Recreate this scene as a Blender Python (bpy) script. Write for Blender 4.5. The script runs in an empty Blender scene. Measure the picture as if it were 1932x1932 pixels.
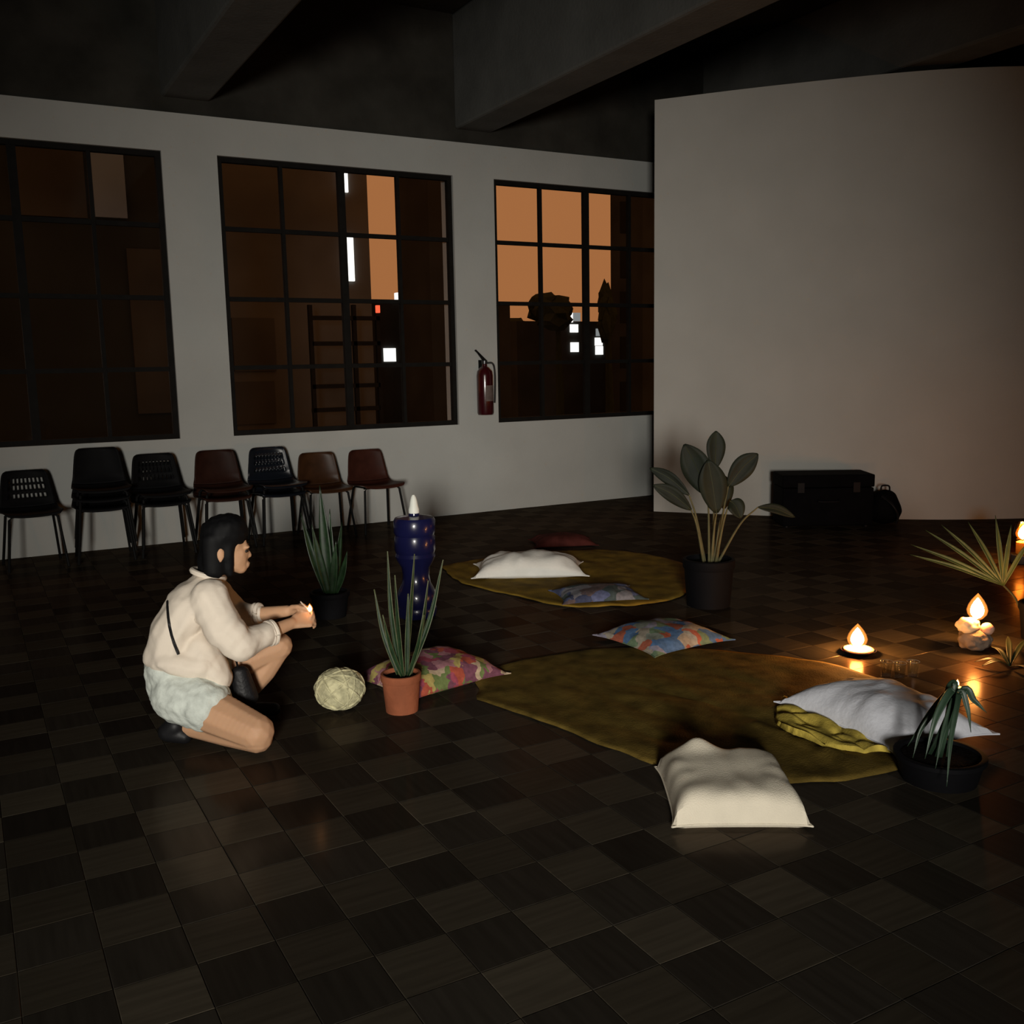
import bpy, bmesh, math, random
import numpy as np
from mathutils import Vector, Matrix, noise

random.seed(7)
SC = bpy.context.scene
COL = SC.collection
PI = math.pi

# ------------------------------------------------------------------ camera
CAM_H = 1.52
F_PX, YAW, PITCH, ROLL = 1850.1, 0.508055, 0.147556, 0.018992
_f = Vector((math.sin(YAW) * math.cos(PITCH), math.cos(YAW) * math.cos(PITCH), -math.sin(PITCH)))
_r = Vector((math.cos(YAW), -math.sin(YAW), 0))
_d = _f.cross(_r)
RIGHT = math.cos(ROLL) * _r + math.sin(ROLL) * _d
DOWN = -math.sin(ROLL) * _r + math.cos(ROLL) * _d
FWD = _f
cd = bpy.data.cameras.new('camera')
cd.sensor_width = 36
cd.sensor_fit = 'HORIZONTAL'
cd.lens = F_PX / 1932 * 36
cd.clip_end = 300
cam = bpy.data.objects.new('camera', cd)
cam.matrix_world = Matrix((
    (RIGHT.x, -DOWN.x, -FWD.x, 0),
    (RIGHT.y, -DOWN.y, -FWD.y, 0),
    (RIGHT.z, -DOWN.z, -FWD.z, CAM_H),
    (0, 0, 0, 1)))
COL.objects.link(cam)
SC.camera = cam
CP = Vector((0, 0, CAM_H))

# ------------------------------------------------------------------ world: the orange night sky of a city
w = bpy.data.worlds.new('night_sky')
SC.world = w
w.use_nodes = True
nt = w.node_tree
bg = nt.nodes['Background']
bg.inputs['Color'].default_value = (0.47, 0.185, 0.064, 1)
bg.inputs['Strength'].default_value = 1.0

# ------------------------------------------------------------------ room light: area light added behind the camera, standing for an unseen source
ld = bpy.data.lights.new('rear_light', 'AREA')
ld.shape = 'RECTANGLE'
ld.size, ld.size_y = 0.9, 1.1
ld.energy = 67
ld.color = (1.0, 0.95, 0.86)
ld.spread = math.radians(50)
lo = bpy.data.objects.new('rear_light', ld)
lo.location = (-2.2, -3.9, 1.75)
_aim = Vector((math.sin(0.475), math.cos(0.47), -0.075)).normalized()
lo.rotation_euler = _aim.to_track_quat('-Z', 'Y').to_euler()
COL.objects.link(lo)

# ------------------------------------------------------------------ colour management
SC.view_settings.view_transform = 'Standard'
SC.view_settings.look = 'None'
SC.view_settings.exposure = 0.0
SC.view_settings.gamma = 1.0
SC.view_settings.use_curve_mapping = False


# ================================================================== helpers
def ray(u, v):
    return RIGHT * ((u - 966) / F_PX) + DOWN * ((v - 966) / F_PX) + FWD


def F(u, v, z=0.0):
    """point of the horizontal plane z seen at photo pixel u, v"""
    d = ray(u, v)
    return CP + d * ((z - CAM_H) / d.z)


def P(u, v, y):
    """point of the plane y = const (parallel to the window wall)"""
    d = ray(u, v)
    return CP + d * (y / d.y)


def V(u, v, o, back=0.0):
    """point of the upright plane through ground point o that faces the camera"""
    n = Vector((o[0], o[1], 0)).normalized()
    d = ray(u, v)
    return CP + d * ((Vector((o[0], o[1], 0)).length + back) / d.dot(n))


MATS = {}


def mat(name, color, rough=0.6, spec=0.3, var=0.15, scale=12.0, bump=0.0, bscale=80.0, metal=0.0,
        emit=None, trans=0.0, sheen=0.0, coat=0.0, sss=0.0, ior=1.45):
    if name in MATS:
        return MATS[name]
    m = bpy.data.materials.new(name)
    m.use_nodes = True
    t = m.node_tree
    b = t.nodes['Principled BSDF']
    b.inputs['Roughness'].default_value = rough
    b.inputs['Specular IOR Level'].default_value = spec
    b.inputs['Metallic'].default_value = metal
    b.inputs['Transmission Weight'].default_value = trans
    b.inputs['Sheen Weight'].default_value = sheen
    b.inputs['Coat Weight'].default_value = coat
    b.inputs['IOR'].default_value = ior
    if sss:
        b.inputs['Subsurface Weight'].default_value = sss
        b.inputs['Subsurface Radius'].default_value = (0.03, 0.015, 0.006)
        b.inputs['Subsurface Scale'].default_value = 0.6
    tc = t.nodes.new('ShaderNodeTexCoord')
    if var:
        n = t.nodes.new('ShaderNodeTexNoise')
        n.inputs['Scale'].default_value = scale
        n.inputs['Detail'].default_value = 5
        t.links.new(tc.outputs['Object'], n.inputs['Vector'])
        r = t.nodes.new('ShaderNodeValToRGB')
        r.color_ramp.elements[0].position = 0.3
        r.color_ramp.elements[1].position = 0.7
        r.color_ramp.elements[0].color = tuple(c * (1 - var) for c in color) + (1,)
        r.color_ramp.elements[1].color = tuple(min(1, c * (1 + var)) for c in color) + (1,)
        t.links.new(n.outputs['Fac'], r.inputs['Fac'])
        t.links.new(r.outputs['Color'], b.inputs['Base Color'])
    else:
        b.inputs['Base Color'].default_value = tuple(color) + (1,)
    if bump:
        n2 = t.nodes.new('ShaderNodeTexNoise')
        n2.inputs['Scale'].default_value = bscale
        n2.inputs['Detail'].default_value = 4
        t.links.new(tc.outputs['Object'], n2.inputs['Vector'])
        bp = t.nodes.new('ShaderNodeBump')
        bp.inputs['Strength'].default_value = bump
        bp.inputs['Distance'].default_value = 0.01
        t.links.new(n2.outputs['Fac'], bp.inputs['Height'])
        t.links.new(bp.outputs['Normal'], b.inputs['Normal'])
    if emit:
        b.inputs['Emission Color'].default_value = tuple(emit[0]) + (1,)
        b.inputs['Emission Strength'].default_value = emit[1]
    MATS[name] = m
    return m


def patchwork_mat(name, stops, scale, rough=0.8, seed=0.0):
    """printed fabric: blotches of several colours"""
    m = bpy.data.materials.new(name)
    m.use_nodes = True
    t = m.node_tree
    b = t.nodes['Principled BSDF']
    b.inputs['Roughness'].default_value = rough
    b.inputs['Specular IOR Level'].default_value = 0.1
    tc = t.nodes.new('ShaderNodeTexCoord')
    mp = t.nodes.new('ShaderNodeMapping')
    mp.inputs['Location'].default_value = (seed, seed * 1.7, 0)
    t.links.new(tc.outputs['Object'], mp.inputs['Vector'])
    wn = t.nodes.new('ShaderNodeTexNoise')
    wn.inputs['Scale'].default_value = scale * 0.9
    t.links.new(mp.outputs['Vector'], wn.inputs['Vector'])
    mx = t.nodes.new('ShaderNodeVectorMath')
    mx.operation = 'MULTIPLY_ADD'
    mx.inputs[1].default_value = (0.12, 0.12, 0.0)
    t.links.new(wn.outputs['Color'], mx.inputs[0])
    t.links.new(mp.outputs['Vector'], mx.inputs[2])
    vo = t.nodes.new('ShaderNodeTexVoronoi')
    vo.voronoi_dimensions = '2D'
    vo.inputs['Scale'].default_value = scale
    t.links.new(mx.outputs['Vector'], vo.inputs['Vector'])
    sp = t.nodes.new('ShaderNodeSeparateColor')
    t.links.new(vo.outputs['Color'], sp.inputs['Color'])
    r = t.nodes.new('ShaderNodeValToRGB')
    r.color_ramp.interpolation = 'CONSTANT'
    e = r.color_ramp.elements
    while len(e) < len(stops):
        e.new(0.5)
    for i, c in enumerate(stops):
        e[i].position = i / len(stops)
        e[i].color = tuple(c) + (1,)
    t.links.new(sp.outputs['Red'], r.inputs['Fac'])
    n2 = t.nodes.new('ShaderNodeTexNoise')
    n2.inputs['Scale'].default_value = 45
    t.links.new(mp.outputs['Vector'], n2.inputs['Vector'])
    mm = t.nodes.new('ShaderNodeMix')
    mm.data_type = 'RGBA'
    mm.blend_type = 'OVERLAY'
    mm.inputs['Factor'].default_value = 0.5
    t.links.new(r.outputs['Color'], mm.inputs['A'])
    t.links.new(n2.outputs['Fac'], mm.inputs['B'])
    t.links.new(mm.outputs['Result'], b.inputs['Base Color'])
    MATS[name] = m
    return m


def emission_mat(name, color, strength):
    m = bpy.data.materials.new(name)
    m.use_nodes = True
    t = m.node_tree
    t.nodes.clear()
    e = t.nodes.new('ShaderNodeEmission')
    e.inputs['Color'].default_value = tuple(color) + (1,)
    e.inputs['Strength'].default_value = strength
    o = t.nodes.new('ShaderNodeOutputMaterial')
    t.links.new(e.outputs[0], o.inputs['Surface'])
    MATS[name] = m
    return m


def flame_mat(name, color, strength):
    """burning gas: gives off light and lets light through"""
    m = emission_mat(name, color, strength)
    t = m.node_tree
    e = next(n for n in t.nodes if n.type == 'EMISSION')
    o = next(n for n in t.nodes if n.type == 'OUTPUT_MATERIAL')
    tr = t.nodes.new('ShaderNodeBsdfTransparent')
    a = t.nodes.new('ShaderNodeAddShader')
    t.links.new(e.outputs[0], a.inputs[0])
    t.links.new(tr.outputs[0], a.inputs[1])
    t.links.new(a.outputs[0], o.inputs['Surface'])
    return m


def pane_mat(name, tint=(0.9, 0.9, 0.9), gloss=0.035):
    m = bpy.data.materials.new(name)
    m.use_nodes = True
    t = m.node_tree
    t.nodes.clear()
    a = t.nodes.new('ShaderNodeBsdfTransparent')
    a.inputs['Color'].default_value = tuple(tint) + (1,)
    g = t.nodes.new('ShaderNodeBsdfGlossy')
    g.inputs['Roughness'].default_value = 0.05
    x = t.nodes.new('ShaderNodeMixShader')
    x.inputs['Fac'].default_value = gloss
    o = t.nodes.new('ShaderNodeOutputMaterial')
    t.links.new(a.outputs[0], x.inputs[1])
    t.links.new(g.outputs[0], x.inputs[2])
    t.links.new(x.outputs[0], o.inputs['Surface'])
    MATS[name] = m
    return m


def parquet_mat(name, color, along_x):
    """waxed mosaic parquet block: five slats side by side, matt wood with a thin waxy gloss"""
    m = bpy.data.materials.new(name)
    m.use_nodes = True
    t = m.node_tree
    t.nodes.clear()
    L = t.links.new
    geo = t.nodes.new('ShaderNodeNewGeometry')
    # one random tone per block
    sc = t.nodes.new('ShaderNodeVectorMath'); sc.operation = 'SCALE'
    sc.inputs['Scale'].default_value = 1 / TILE
    L(geo.outputs['Position'], sc.inputs[0])
    fl = t.nodes.new('ShaderNodeVectorMath'); fl.operation = 'FLOOR'
    L(sc.outputs[0], fl.inputs[0])
    sx = t.nodes.new('ShaderNodeSeparateXYZ'); L(fl.outputs[0], sx.inputs[0])
    cx = t.nodes.new('ShaderNodeCombineXYZ'); L(sx.outputs['X'], cx.inputs['X']); L(sx.outputs['Y'], cx.inputs['Y'])
    wn = t.nodes.new('ShaderNodeTexWhiteNoise'); wn.noise_dimensions = '2D'
    L(cx.outputs[0], wn.inputs['Vector'])
    mr = t.nodes.new('ShaderNodeMapRange')
    mr.inputs['To Min'].default_value = 0.68; mr.inputs['To Max'].default_value = 1.3
    L(wn.outputs['Value'], mr.inputs['Value'])
    # grain stretched along the slats
    mp = t.nodes.new('ShaderNodeMapping')
    mp.inputs['Scale'].default_value = (3, 45, 1) if along_x else (45, 3, 1)
    L(geo.outputs['Position'], mp.inputs['Vector'])
    n = t.nodes.new('ShaderNodeTexNoise'); n.inputs['Scale'].default_value = 1.0
    L(mp.outputs[0], n.inputs['Vector'])
    mr2 = t.nodes.new('ShaderNodeMapRange')
    mr2.inputs['To Min'].default_value = 0.6; mr2.inputs['To Max'].default_value = 1.4
    L(n.outputs['Fac'], mr2.inputs['Value'])
    mu = t.nodes.new('ShaderNodeMath'); mu.operation = 'MULTIPLY'
    L(mr.outputs[0], mu.inputs[0]); L(mr2.outputs[0], mu.inputs[1])
    vc = t.nodes.new('ShaderNodeVectorMath'); vc.operation = 'SCALE'
    vc.inputs[0].default_value = color
    L(mu.outputs[0], vc.inputs['Scale'])
    d = t.nodes.new('ShaderNodeBsdfDiffuse'); L(vc.outputs[0], d.inputs['Color'])
    g = t.nodes.new('ShaderNodeBsdfGlossy')
    g.inputs['Roughness'].default_value = 0.17
    g.inputs['Color'].default_value = (1.0, 0.86, 0.72, 1)
    g2 = t.nodes.new('ShaderNodeBsdfGlossy')      # broad orange-tinted lobe added to spread the candle glow
    g2.inputs['Roughness'].default_value = 0.42
    g2.inputs['Color'].default_value = (1.0, 0.55, 0.3, 1)
    x0 = t.nodes.new('ShaderNodeMixShader'); x0.inputs['Fac'].default_value = 0.014
    L(d.outputs[0], x0.inputs[1]); L(g2.outputs[0], x0.inputs[2])
    x = t.nodes.new('ShaderNodeMixShader'); x.inputs['Fac'].default_value = 0.02
    L(x0.outputs[0], x.inputs[1]); L(g.outputs[0], x.inputs[2])
    o = t.nodes.new('ShaderNodeOutputMaterial'); L(x.outputs[0], o.inputs['Surface'])
    MATS[name] = m
    return m


ICO = {}


class MB:
    """collects shapes, builds one mesh object"""

    def __init__(self):
        self.v, self.f, self.mi = [], [], []

    def add(self, vs, fs, mi=0):
        o = len(self.v)
        self.v += [tuple(p) for p in vs]
        self.f += [tuple(i + o for i in f) for f in fs]
        self.mi += [mi] * len(fs)

    def box(self, x0, x1, y0, y1, z0, z1, M=None, mi=0):
        vs = [Vector((x, y, z)) for z in (z0, z1) for y in (y0, y1) for x in (x0, x1)]
        if M is not None:
            vs = [M @ q for q in vs]
        self.add(vs, [(0, 2, 3, 1), (4, 5, 7, 6), (0, 1, 5, 4), (2, 6, 7, 3), (0, 4, 6, 2), (1, 3, 7, 5)], mi)

    def tube(self, pts, r, seg=8, caps=True, mi=0):
        pts = [Vector(q) for q in pts]
        rs = r if isinstance(r, (list, tuple)) else [r] * len(pts)
        rings, vs, fs = len(pts), [], []
        up = Vector((0.13, 0.21, 0.97)).normalized()
        for i, q in enumerate(pts):
            tg = (pts[min(i + 1, rings - 1)] - pts[max(i - 1, 0)]).normalized()
            a = tg.cross(up)
            if a.length < 0.05:
                a = tg.cross(Vector((1, 0, 0)))
            a.normalize()
            b = tg.cross(a)
            for k in range(seg):
                th = 2 * PI * k / seg
                vs.append(q + (a * math.cos(th) + b * math.sin(th)) * rs[i])
        for i in range(rings - 1):
            for k in range(seg):
                k2 = (k + 1) % seg
                fs.append((i * seg + k, i * seg + k2, (i + 1) * seg + k2, (i + 1) * seg + k))
        if caps:
            fs.append(tuple(range(seg))[::-1])
            fs.append(tuple((rings - 1) * seg + k for k in range(seg)))
        self.add(vs, fs, mi)

    def lathe(self, prof, seg=28, M=None, mi=0, wob=0.0, caps=True):
        vs, fs = [], []
        n = len(prof)
        for i, (r, z) in enumerate(prof):
            for k in range(seg):
                th = 2 * PI * k / seg
                rr = r * (1 + wob * noise.noise(Vector((math.cos(th) * 2, math.sin(th) * 2, z * 12))))
                q = Vector((rr * math.cos(th), rr * math.sin(th), z))
                vs.append(M @ q if M is not None else q)
        for i in range(n - 1):
            for k in range(seg):
                k2 = (k + 1) % seg
                fs.append((i * seg + k, i * seg + k2, (i + 1) * seg + k2, (i + 1) * seg + k))
        if caps:
            fs.append(tuple(range(seg))[::-1])
            fs.append(tuple((n - 1) * seg + k for k in range(seg)))
        self.add(vs, fs, mi)

    def ball(self, c, r, sub=2, wob=0.0, seed=0.0, freq=3.0):
        if sub not in ICO:
            bm = bmesh.new()
            bmesh.ops.create_icosphere(bm, subdivisions=sub, radius=1)
            bm.verts.index_update()
            ICO[sub] = ([q.co.copy() for q in bm.verts], [tuple(a.index for a in f.verts) for f in bm.faces])
            bm.free()
        r = r if isinstance(r, (tuple, list)) else (r, r, r)
        vs = []
        for q in ICO[sub][0]:
            k = 1 + wob * noise.noise(q * freq + Vector((seed, seed, seed))) if wob else 1
            vs.append((c[0] + q.x * r[0] * k, c[1] + q.y * r[1] * k, c[2] + q.z * r[2] * k))
        self.add(vs, ICO[sub][1])

    def build(self, name, material, parent=None, smooth=True):
        me = bpy.data.meshes.new(name)
        me.from_pydata(self.v, [], self.f)
        ms = material if isinstance(material, (list, tuple)) else [material]
        for m in ms:
            me.materials.append(m)
        if len(ms) > 1:
            me.polygons.foreach_set('material_index', self.mi)
        me.update()
        if smooth:
            me.shade_smooth()
            try:
                me.set_sharp_from_angle(angle=math.radians(38))
            except Exception:
                pass
        o = bpy.data.objects.new(name, me)
        COL.objects.link(o)
        if parent is not None:
            o.parent = parent
        return o


def thing(name, label, cat, loc=(0, 0, 0), rz=0.0, group=None):
    o = bpy.data.objects.new(name, None)
    o.empty_display_size = 0.1
    COL.objects.link(o)
    o.location = loc
    o.rotation_euler = (0, 0, rz)
    return tag(o, label, cat, group)


def tag(o, label, cat, group=None):
    o['label'] = label
    o['category'] = cat
    if group:
        o['group'] = group
    return o


def struct(o, label=None):
    o['kind'] = 'structure'
    if label:
        o['label'] = label
    return o


def dup(root, loc, rz, label, group=None):
    r = root.copy()
    COL.objects.link(r)
    r.location = loc
    r.rotation_euler = (0, 0, rz)
    r['label'] = label
    if group:
        r['group'] = group
    for ch in list(root.children):
        c = ch.copy()
        COL.objects.link(c)
        c.parent = r
        for g in list(ch.children):
            d = g.copy()
            COL.objects.link(d)
            d.parent = c
    return r


def solidify(o, t, off=-1):
    m = o.modifiers.new('thickness', 'SOLIDIFY')
    m.thickness = t
    m.offset = off
    return o


def subsurf(o, n=1):
    m = o.modifiers.new('smooth', 'SUBSURF')
    m.levels = n
    m.render_levels = n
    return o


def curve(pts, n=10):
    """Catmull-Rom through points"""
    pts = [Vector(q) for q in pts]
    if len(pts) == 2:
        return [pts[0].lerp(pts[1], i / n) for i in range(n + 1)]
    ext = [2 * pts[0] - pts[1]] + pts + [2 * pts[-1] - pts[-2]]
    out = []
    for i in range(1, len(ext) - 2):
        a, b, c, d = ext[i - 1:i + 3]
        for k in range(n):
            s = k / n
            out.append(0.5 * ((2 * b) + (c - a) * s + (2 * a - 5 * b + 4 * c - d) * s * s + (3 * b - a - 3 * c + d) * s ** 3))
    out.append(pts[-1])
    return out


def blob(spheres, voxel, smooth=6):
    """one continuous surface grown round overlapping ellipsoids (centre, radius or radii)"""
    mb = MB()
    for c, r in spheres:
        mb.ball(c, r, sub=2)
    tmp = mb.build('tmp', mat('tmp', (0.5, 0.5, 0.5)), smooth=False)
    r = tmp.modifiers.new('r', 'REMESH')
    r.mode = 'VOXEL'
    r.voxel_size = voxel
    s = tmp.modifiers.new('s', 'SMOOTH')
    s.factor = 0.5
    s.iterations = smooth
    dg = bpy.context.evaluated_depsgraph_get()
    me = bpy.data.meshes.new_from_object(tmp.evaluated_get(dg))
    old = tmp.data
    bpy.data.objects.remove(tmp)
    bpy.data.meshes.remove(old)
    me.materials.clear()
    return me


def limb(pts, rs, k=0.3):
    """string of overlapping spheres along joints, radius tapering from joint to joint"""
    out = []
    for i in range(len(pts) - 1):
        a, b = Vector(pts[i]), Vector(pts[i + 1])
        ra, rb = rs[i], rs[i + 1]
        n = max(2, int((b - a).length / (k * min(ra if not isinstance(ra, tuple) else min(ra), rb if not isinstance(rb, tuple) else min(rb)))) + 1)
        for j in range(n + 1):
            s = j / n
            if isinstance(ra, tuple):
                r = tuple(x + (y - x) * s for x, y in zip(ra, rb))
            else:
                r = ra + (rb - ra) * s
            out.append((a.lerp(b, s), r))
    return out


def mesh_obj(name, me, material, parent=None):
    me.materials.append(material)
    me.shade_smooth()
    o = bpy.data.objects.new(name, me)
    COL.objects.link(o)
    if parent is not None:
        o.parent = parent
    return o


# ================================================================== materials
TILE = 0.205
M_WALL = mat('white_plaster', (0.40, 0.405, 0.385), 0.9, 0.1, 0.05, 2.0, 0.15, 60)
M_PANEL = mat('white_partition_paint', (0.46, 0.455, 0.425), 0.9, 0.1, 0.04, 2.0, 0.1, 60)
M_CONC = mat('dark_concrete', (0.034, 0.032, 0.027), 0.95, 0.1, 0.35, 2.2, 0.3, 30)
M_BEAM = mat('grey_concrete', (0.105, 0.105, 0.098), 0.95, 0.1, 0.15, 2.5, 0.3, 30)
M_STEEL = mat('dark_window_steel', (0.008, 0.007, 0.006), 0.7, 0.1, 0.2)
M_PANE = pane_mat('window_glass')
M_SUB = mat('floor_bed', (0.012, 0.011, 0.01), 0.9, 0.05)
M_PQ_A = parquet_mat('parquet_grain_lit', (0.042, 0.036, 0.026), True)  # paler: grazing light on this grain direction is put into the colour
M_PQ_B = parquet_mat('parquet_grain_shaded', (0.022, 0.0195, 0.0155), False)  # darker: the crosswise grain's shade is put into the colour

# ================================================================== the room
WY = 9.126          # face of the window wall
X0, X1, YR, ZC = -3.6, 11.0, -4.8, 4.95
TOPZ, WZ0, WZ1 = 3.733, 0.934, 3.41
WINS = [(-0.62, 1.696), (2.17, 4.478), (4.942, 7.25)]

floor = MB()
floor.box(X0, X1, YR, WY + 0.3, -0.15, -0.006)
floor = struct(floor.build('floor', M_SUB, smooth=False), 'dark mosaic parquet floor laid in alternating squares')

# parquet squares: the ones that show largest are parts, the rest one mass
nx0, nx1 = math.floor(X0 / TILE), math.floor(X1 / TILE)
ny0, ny1 = math.floor(YR / TILE), math.floor(WY / TILE)


def tile_geo(mb, cx, cy, tilt, mi=0):
    h, b = TILE / 2 - 0.0006, 0.0018
    ax, ay, dz = tilt
    vs = []
    for (s, z) in ((h, -0.006), (h, -0.0015), (h - b, 0.0)):
        for sx, sy in ((-1, -1), (1, -1), (1, 1), (-1, 1)):
            zz = z if z < -0.005 else z + dz + ax * sx + ay * sy
            vs.append((cx + s * sx, cy + s * sy, zz))
    fs = [(8, 9, 10, 11)]
    for q in (0, 4):
        for k in range(4):
            k2 = (k + 1) % 4
            fs.append((q + k, q + k2, q + 4 + k2, q + 4 + k))
    mb.add(vs, fs, mi)


cells = []
for i in range(nx0, nx1 + 1):
    for j in range(ny0, ny1 + 1):
        cx, cy = (i + 0.5) * TILE, (j + 0.5) * TILE
        q = Vector((cx, cy, 0)) - CP
        zf = q.dot(FWD)
        seen = False
        if zf > 0.5:
            u, v = 966 + F_PX * q.dot(RIGHT) / zf, 966 + F_PX * q.dot(DOWN) / zf
            seen = -40 < u < 1972 and -40 < v < 1985
        cells.append((not seen, zf if zf > 0 else 99, i, j, cx, cy))
cells.sort()
tile_meshes = []
for k in range(8):
    mb = MB()
    rr = random.Random(k)
    tile_geo(mb, 0, 0, (rr.uniform(-4e-4, 4e-4), rr.uniform(-4e-4, 4e-4), rr.uniform(-3e-4, 3e-4)))
    o = mb.build('parquet_square', M_PQ_A if k % 2 == 0 else M_PQ_B, smooth=False)
    tile_meshes.append(o.data)
    bpy.data.objects.remove(o)
for (unseen, dist, i, j, cx, cy) in cells[:300]:
    par = (i + j) % 2
    o = bpy.data.objects.new('parquet_square', tile_meshes[2 * random.randrange(4) + par])
    COL.objects.link(o)
    o.location = (cx, cy, 0)
    o.parent = floor
mb = MB()
for (unseen, dist, i, j, cx, cy) in cells[300:]:
    tile_geo(mb, cx, cy, (random.uniform(-4e-4, 4e-4), random.uniform(-4e-4, 4e-4), random.uniform(-3e-4, 3e-4)), (i + j) % 2)
o = mb.build('parquet_field', [M_PQ_A, M_PQ_B], floor, smooth=False)
o['kind'] = 'stuff'

# window wall
mb = MB()
mb.box(X0, X1, WY, WY + 0.28, -0.15, WZ0)
mb.box(X0, X1, WY, WY + 0.28, WZ1, TOPZ)
edges = [X0] + [e for ww in WINS for e in ww] + [X1]
for k in range(0, len(edges), 2):
    mb.box(edges[k], edges[k + 1], WY, WY + 0.28, WZ0, WZ1)
struct(mb.build('wall_back', M_WALL, smooth=False), 'white plaster wall with three tall steel windows')
mb = MB()
mb.box(X0, X1, WY + 0.06, WY + 0.28, TOPZ, ZC)
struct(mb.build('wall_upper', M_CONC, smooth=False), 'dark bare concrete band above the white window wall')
mb = MB()
mb.box(X0 - 0.2, X0, YR, WY + 0.28, -0.15, ZC)
struct(mb.build('wall_left', M_WALL, smooth=False), 'plain side wall outside the picture')
mb = MB()
mb.box(X1, X1 + 0.2, YR, WY + 0.28, -0.15, ZC)
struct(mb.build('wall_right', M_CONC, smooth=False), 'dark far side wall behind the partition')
mb = MB()
mb.box(X0, -2.9, YR - 0.2, YR, -0.15, ZC)
mb.box(-1.5, X1, YR - 0.2, YR, -0.15, ZC)
mb.box(-2.9, -1.5, YR - 0.2, YR, 2.4, ZC)
mb.box(-2.9, -1.5, YR - 1.0, YR - 0.9, -0.15, 2.4)
mb.box(-3.0, -2.9, YR - 1.0, YR - 0.2, -0.15, 2.4)
mb.box(-1.5, -1.4, YR - 1.0, YR - 0.2, -0.15, 2.4)
struct(mb.build('wall_rear', M_WALL, smooth=False), 'rear wall with a doorway behind the viewer')
mb = MB()
mb.box(X0, X1, YR, WY + 0.28, ZC, ZC + 0.2)
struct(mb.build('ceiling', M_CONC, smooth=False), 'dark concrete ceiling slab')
for k, bx in enumerate((1.735, 4.54, 7.70)):
    mb = MB()
    n = 1
    zb = 3.87 if k < 2 else 4.13
    mb.box(bx, bx + 0.42, YR, WY + 0.06, zb, ZC)
    o = mb.build('ceiling_beam', M_BEAM, smooth=False)
    bv = o.modifiers.new('bevel', 'BEVEL')
    bv.width = 0.025
    bv.segments = 2
    struct(o, ['concrete ceiling beam over the leftmost window', 'concrete ceiling beam over the pier by the fire extinguisher',
               'concrete ceiling beam passing above the curved white partition'][k])

# curved white partition
PC = curve([(6.19, 8.09, 0), (6.92, 7.18, 0), (7.84, 6.22, 0), (8.72, 5.66, 0), (9.9, 5.15, 0)], 8)
vs, fs = [], []
th, hh = 0.16, 4.07
for i, q in enumerate(PC):
    tg = (PC[min(i + 1, len(PC) - 1)] - PC[max(i - 1, 0)]).normalized()
    nn = Vector((-tg.y, tg.x, 0))
    if nn.y < 0:
        nn = -nn
    for (off, z) in ((0, 0), (0, hh), (th, hh), (th, 0)):
        vs.append(q + nn * off + Vector((0, 0, z)))
for i in range(len(PC) - 1):
    for k in range(4):
        k2 = (k + 1) % 4
        fs.append((i * 4 + k, i * 4 + k2, i * 4 + 4 + k2, i * 4 + 4 + k))
fs += [(0, 1, 2, 3), tuple((len(PC) - 1) * 4 + k for k in (3, 2, 1, 0))]
mb = MB()
mb.add(vs, fs)
o = mb.build('wall_partition', M_PANEL)
struct(o, 'tall gently curved white partition wall standing free of the ceiling')

# windows: steel frame, bars and panes
YF = WY + 0.035
for wi, (a, b) in enumerate(WINS):
    mb = MB()
    fw = 0.045
    mb.box(a, b, YF, YF + 0.06, WZ0, WZ0 + fw)
    mb.box(a, b, YF, YF + 0.06, WZ1 - fw, WZ1)
    mb.box(a, a + fw, YF, YF + 0.06, WZ0 + fw, WZ1 - fw)
    mb.box(b - fw, b, YF, YF + 0.06, WZ0 + fw, WZ1 - fw)
    win = mb.build('window_%d' % (wi + 1), M_STEEL, smooth=False)
    struct(win, ['leftmost tall steel window, almost black outside', 'middle tall steel window with a strip of orange sky and a white light',
                 'tall steel window beside the partition, orange sky and lit windows outside'][wi])
    cols = [a + (b - a) * k / 4 for k in range(5)]
    rows = [WZ0 + (WZ1 - WZ0) * k / 4 for k in range(5)]
    for k in (1, 2, 3):
        t = 0.034 if k == 2 else 0.016
        m2 = MB()
        m2.box(cols[k] - t, cols[k] + t, YF + 0.005, YF + 0.055, WZ0 + fw, WZ1 - fw)
        m2.build('mullion', M_STEEL, win, smooth=False)
        m2 = MB()
        t = 0.02
        m2.box(a + fw, b - fw, YF + 0.012, YF + 0.048, rows[k] - t, rows[k] + t)
        m2.build('glazing_bar', M_STEEL, win, smooth=False)
    for ci in range(4):
        for ri in range(4):
            m2 = MB()
            m2.box(cols[ci] + 0.01, cols[ci + 1] - 0.01, YF + 0.028, YF + 0.032, rows[ri] + 0.012, rows[ri + 1] - 0.012)
            m2.build('pane', M_PANE, win, smooth=False)

# ================================================================== outside, seen through the windows
M_BLD = mat('brown_render', (0.085, 0.085, 0.08), 0.95, 0.05, 0.25, 0.5)
M_BLD2 = mat('dark_render', (0.035, 0.036, 0.034), 0.95, 0.05, 0.25, 0.5)
M_BLD3 = mat('pale_render', (0.12, 0.17, 0.26), 0.95, 0.05, 0.15, 0.6)
M_BLDN = mat('black_render', (0.018, 0.022, 0.022), 0.95, 0.05, 0.25, 0.5)
M_BLDW = mat('unlit_window', (0.055, 0.055, 0.052), 0.8, 0.05, 0.25, 0.5)
M_DARK = mat('night_dark', (0.012, 0.012, 0.011), 0.9, 0.05, 0.2)
M_LIT = emission_mat('lit_window_white', (1.0, 0.98, 0.92), 2.2)
M_LITD = emission_mat('lit_window_dim', (0.8, 0.85, 0.85), 0.35)
M_LITR = emission_mat('red_lamp', (1.0, 0.12, 0.05), 1.6)
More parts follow.
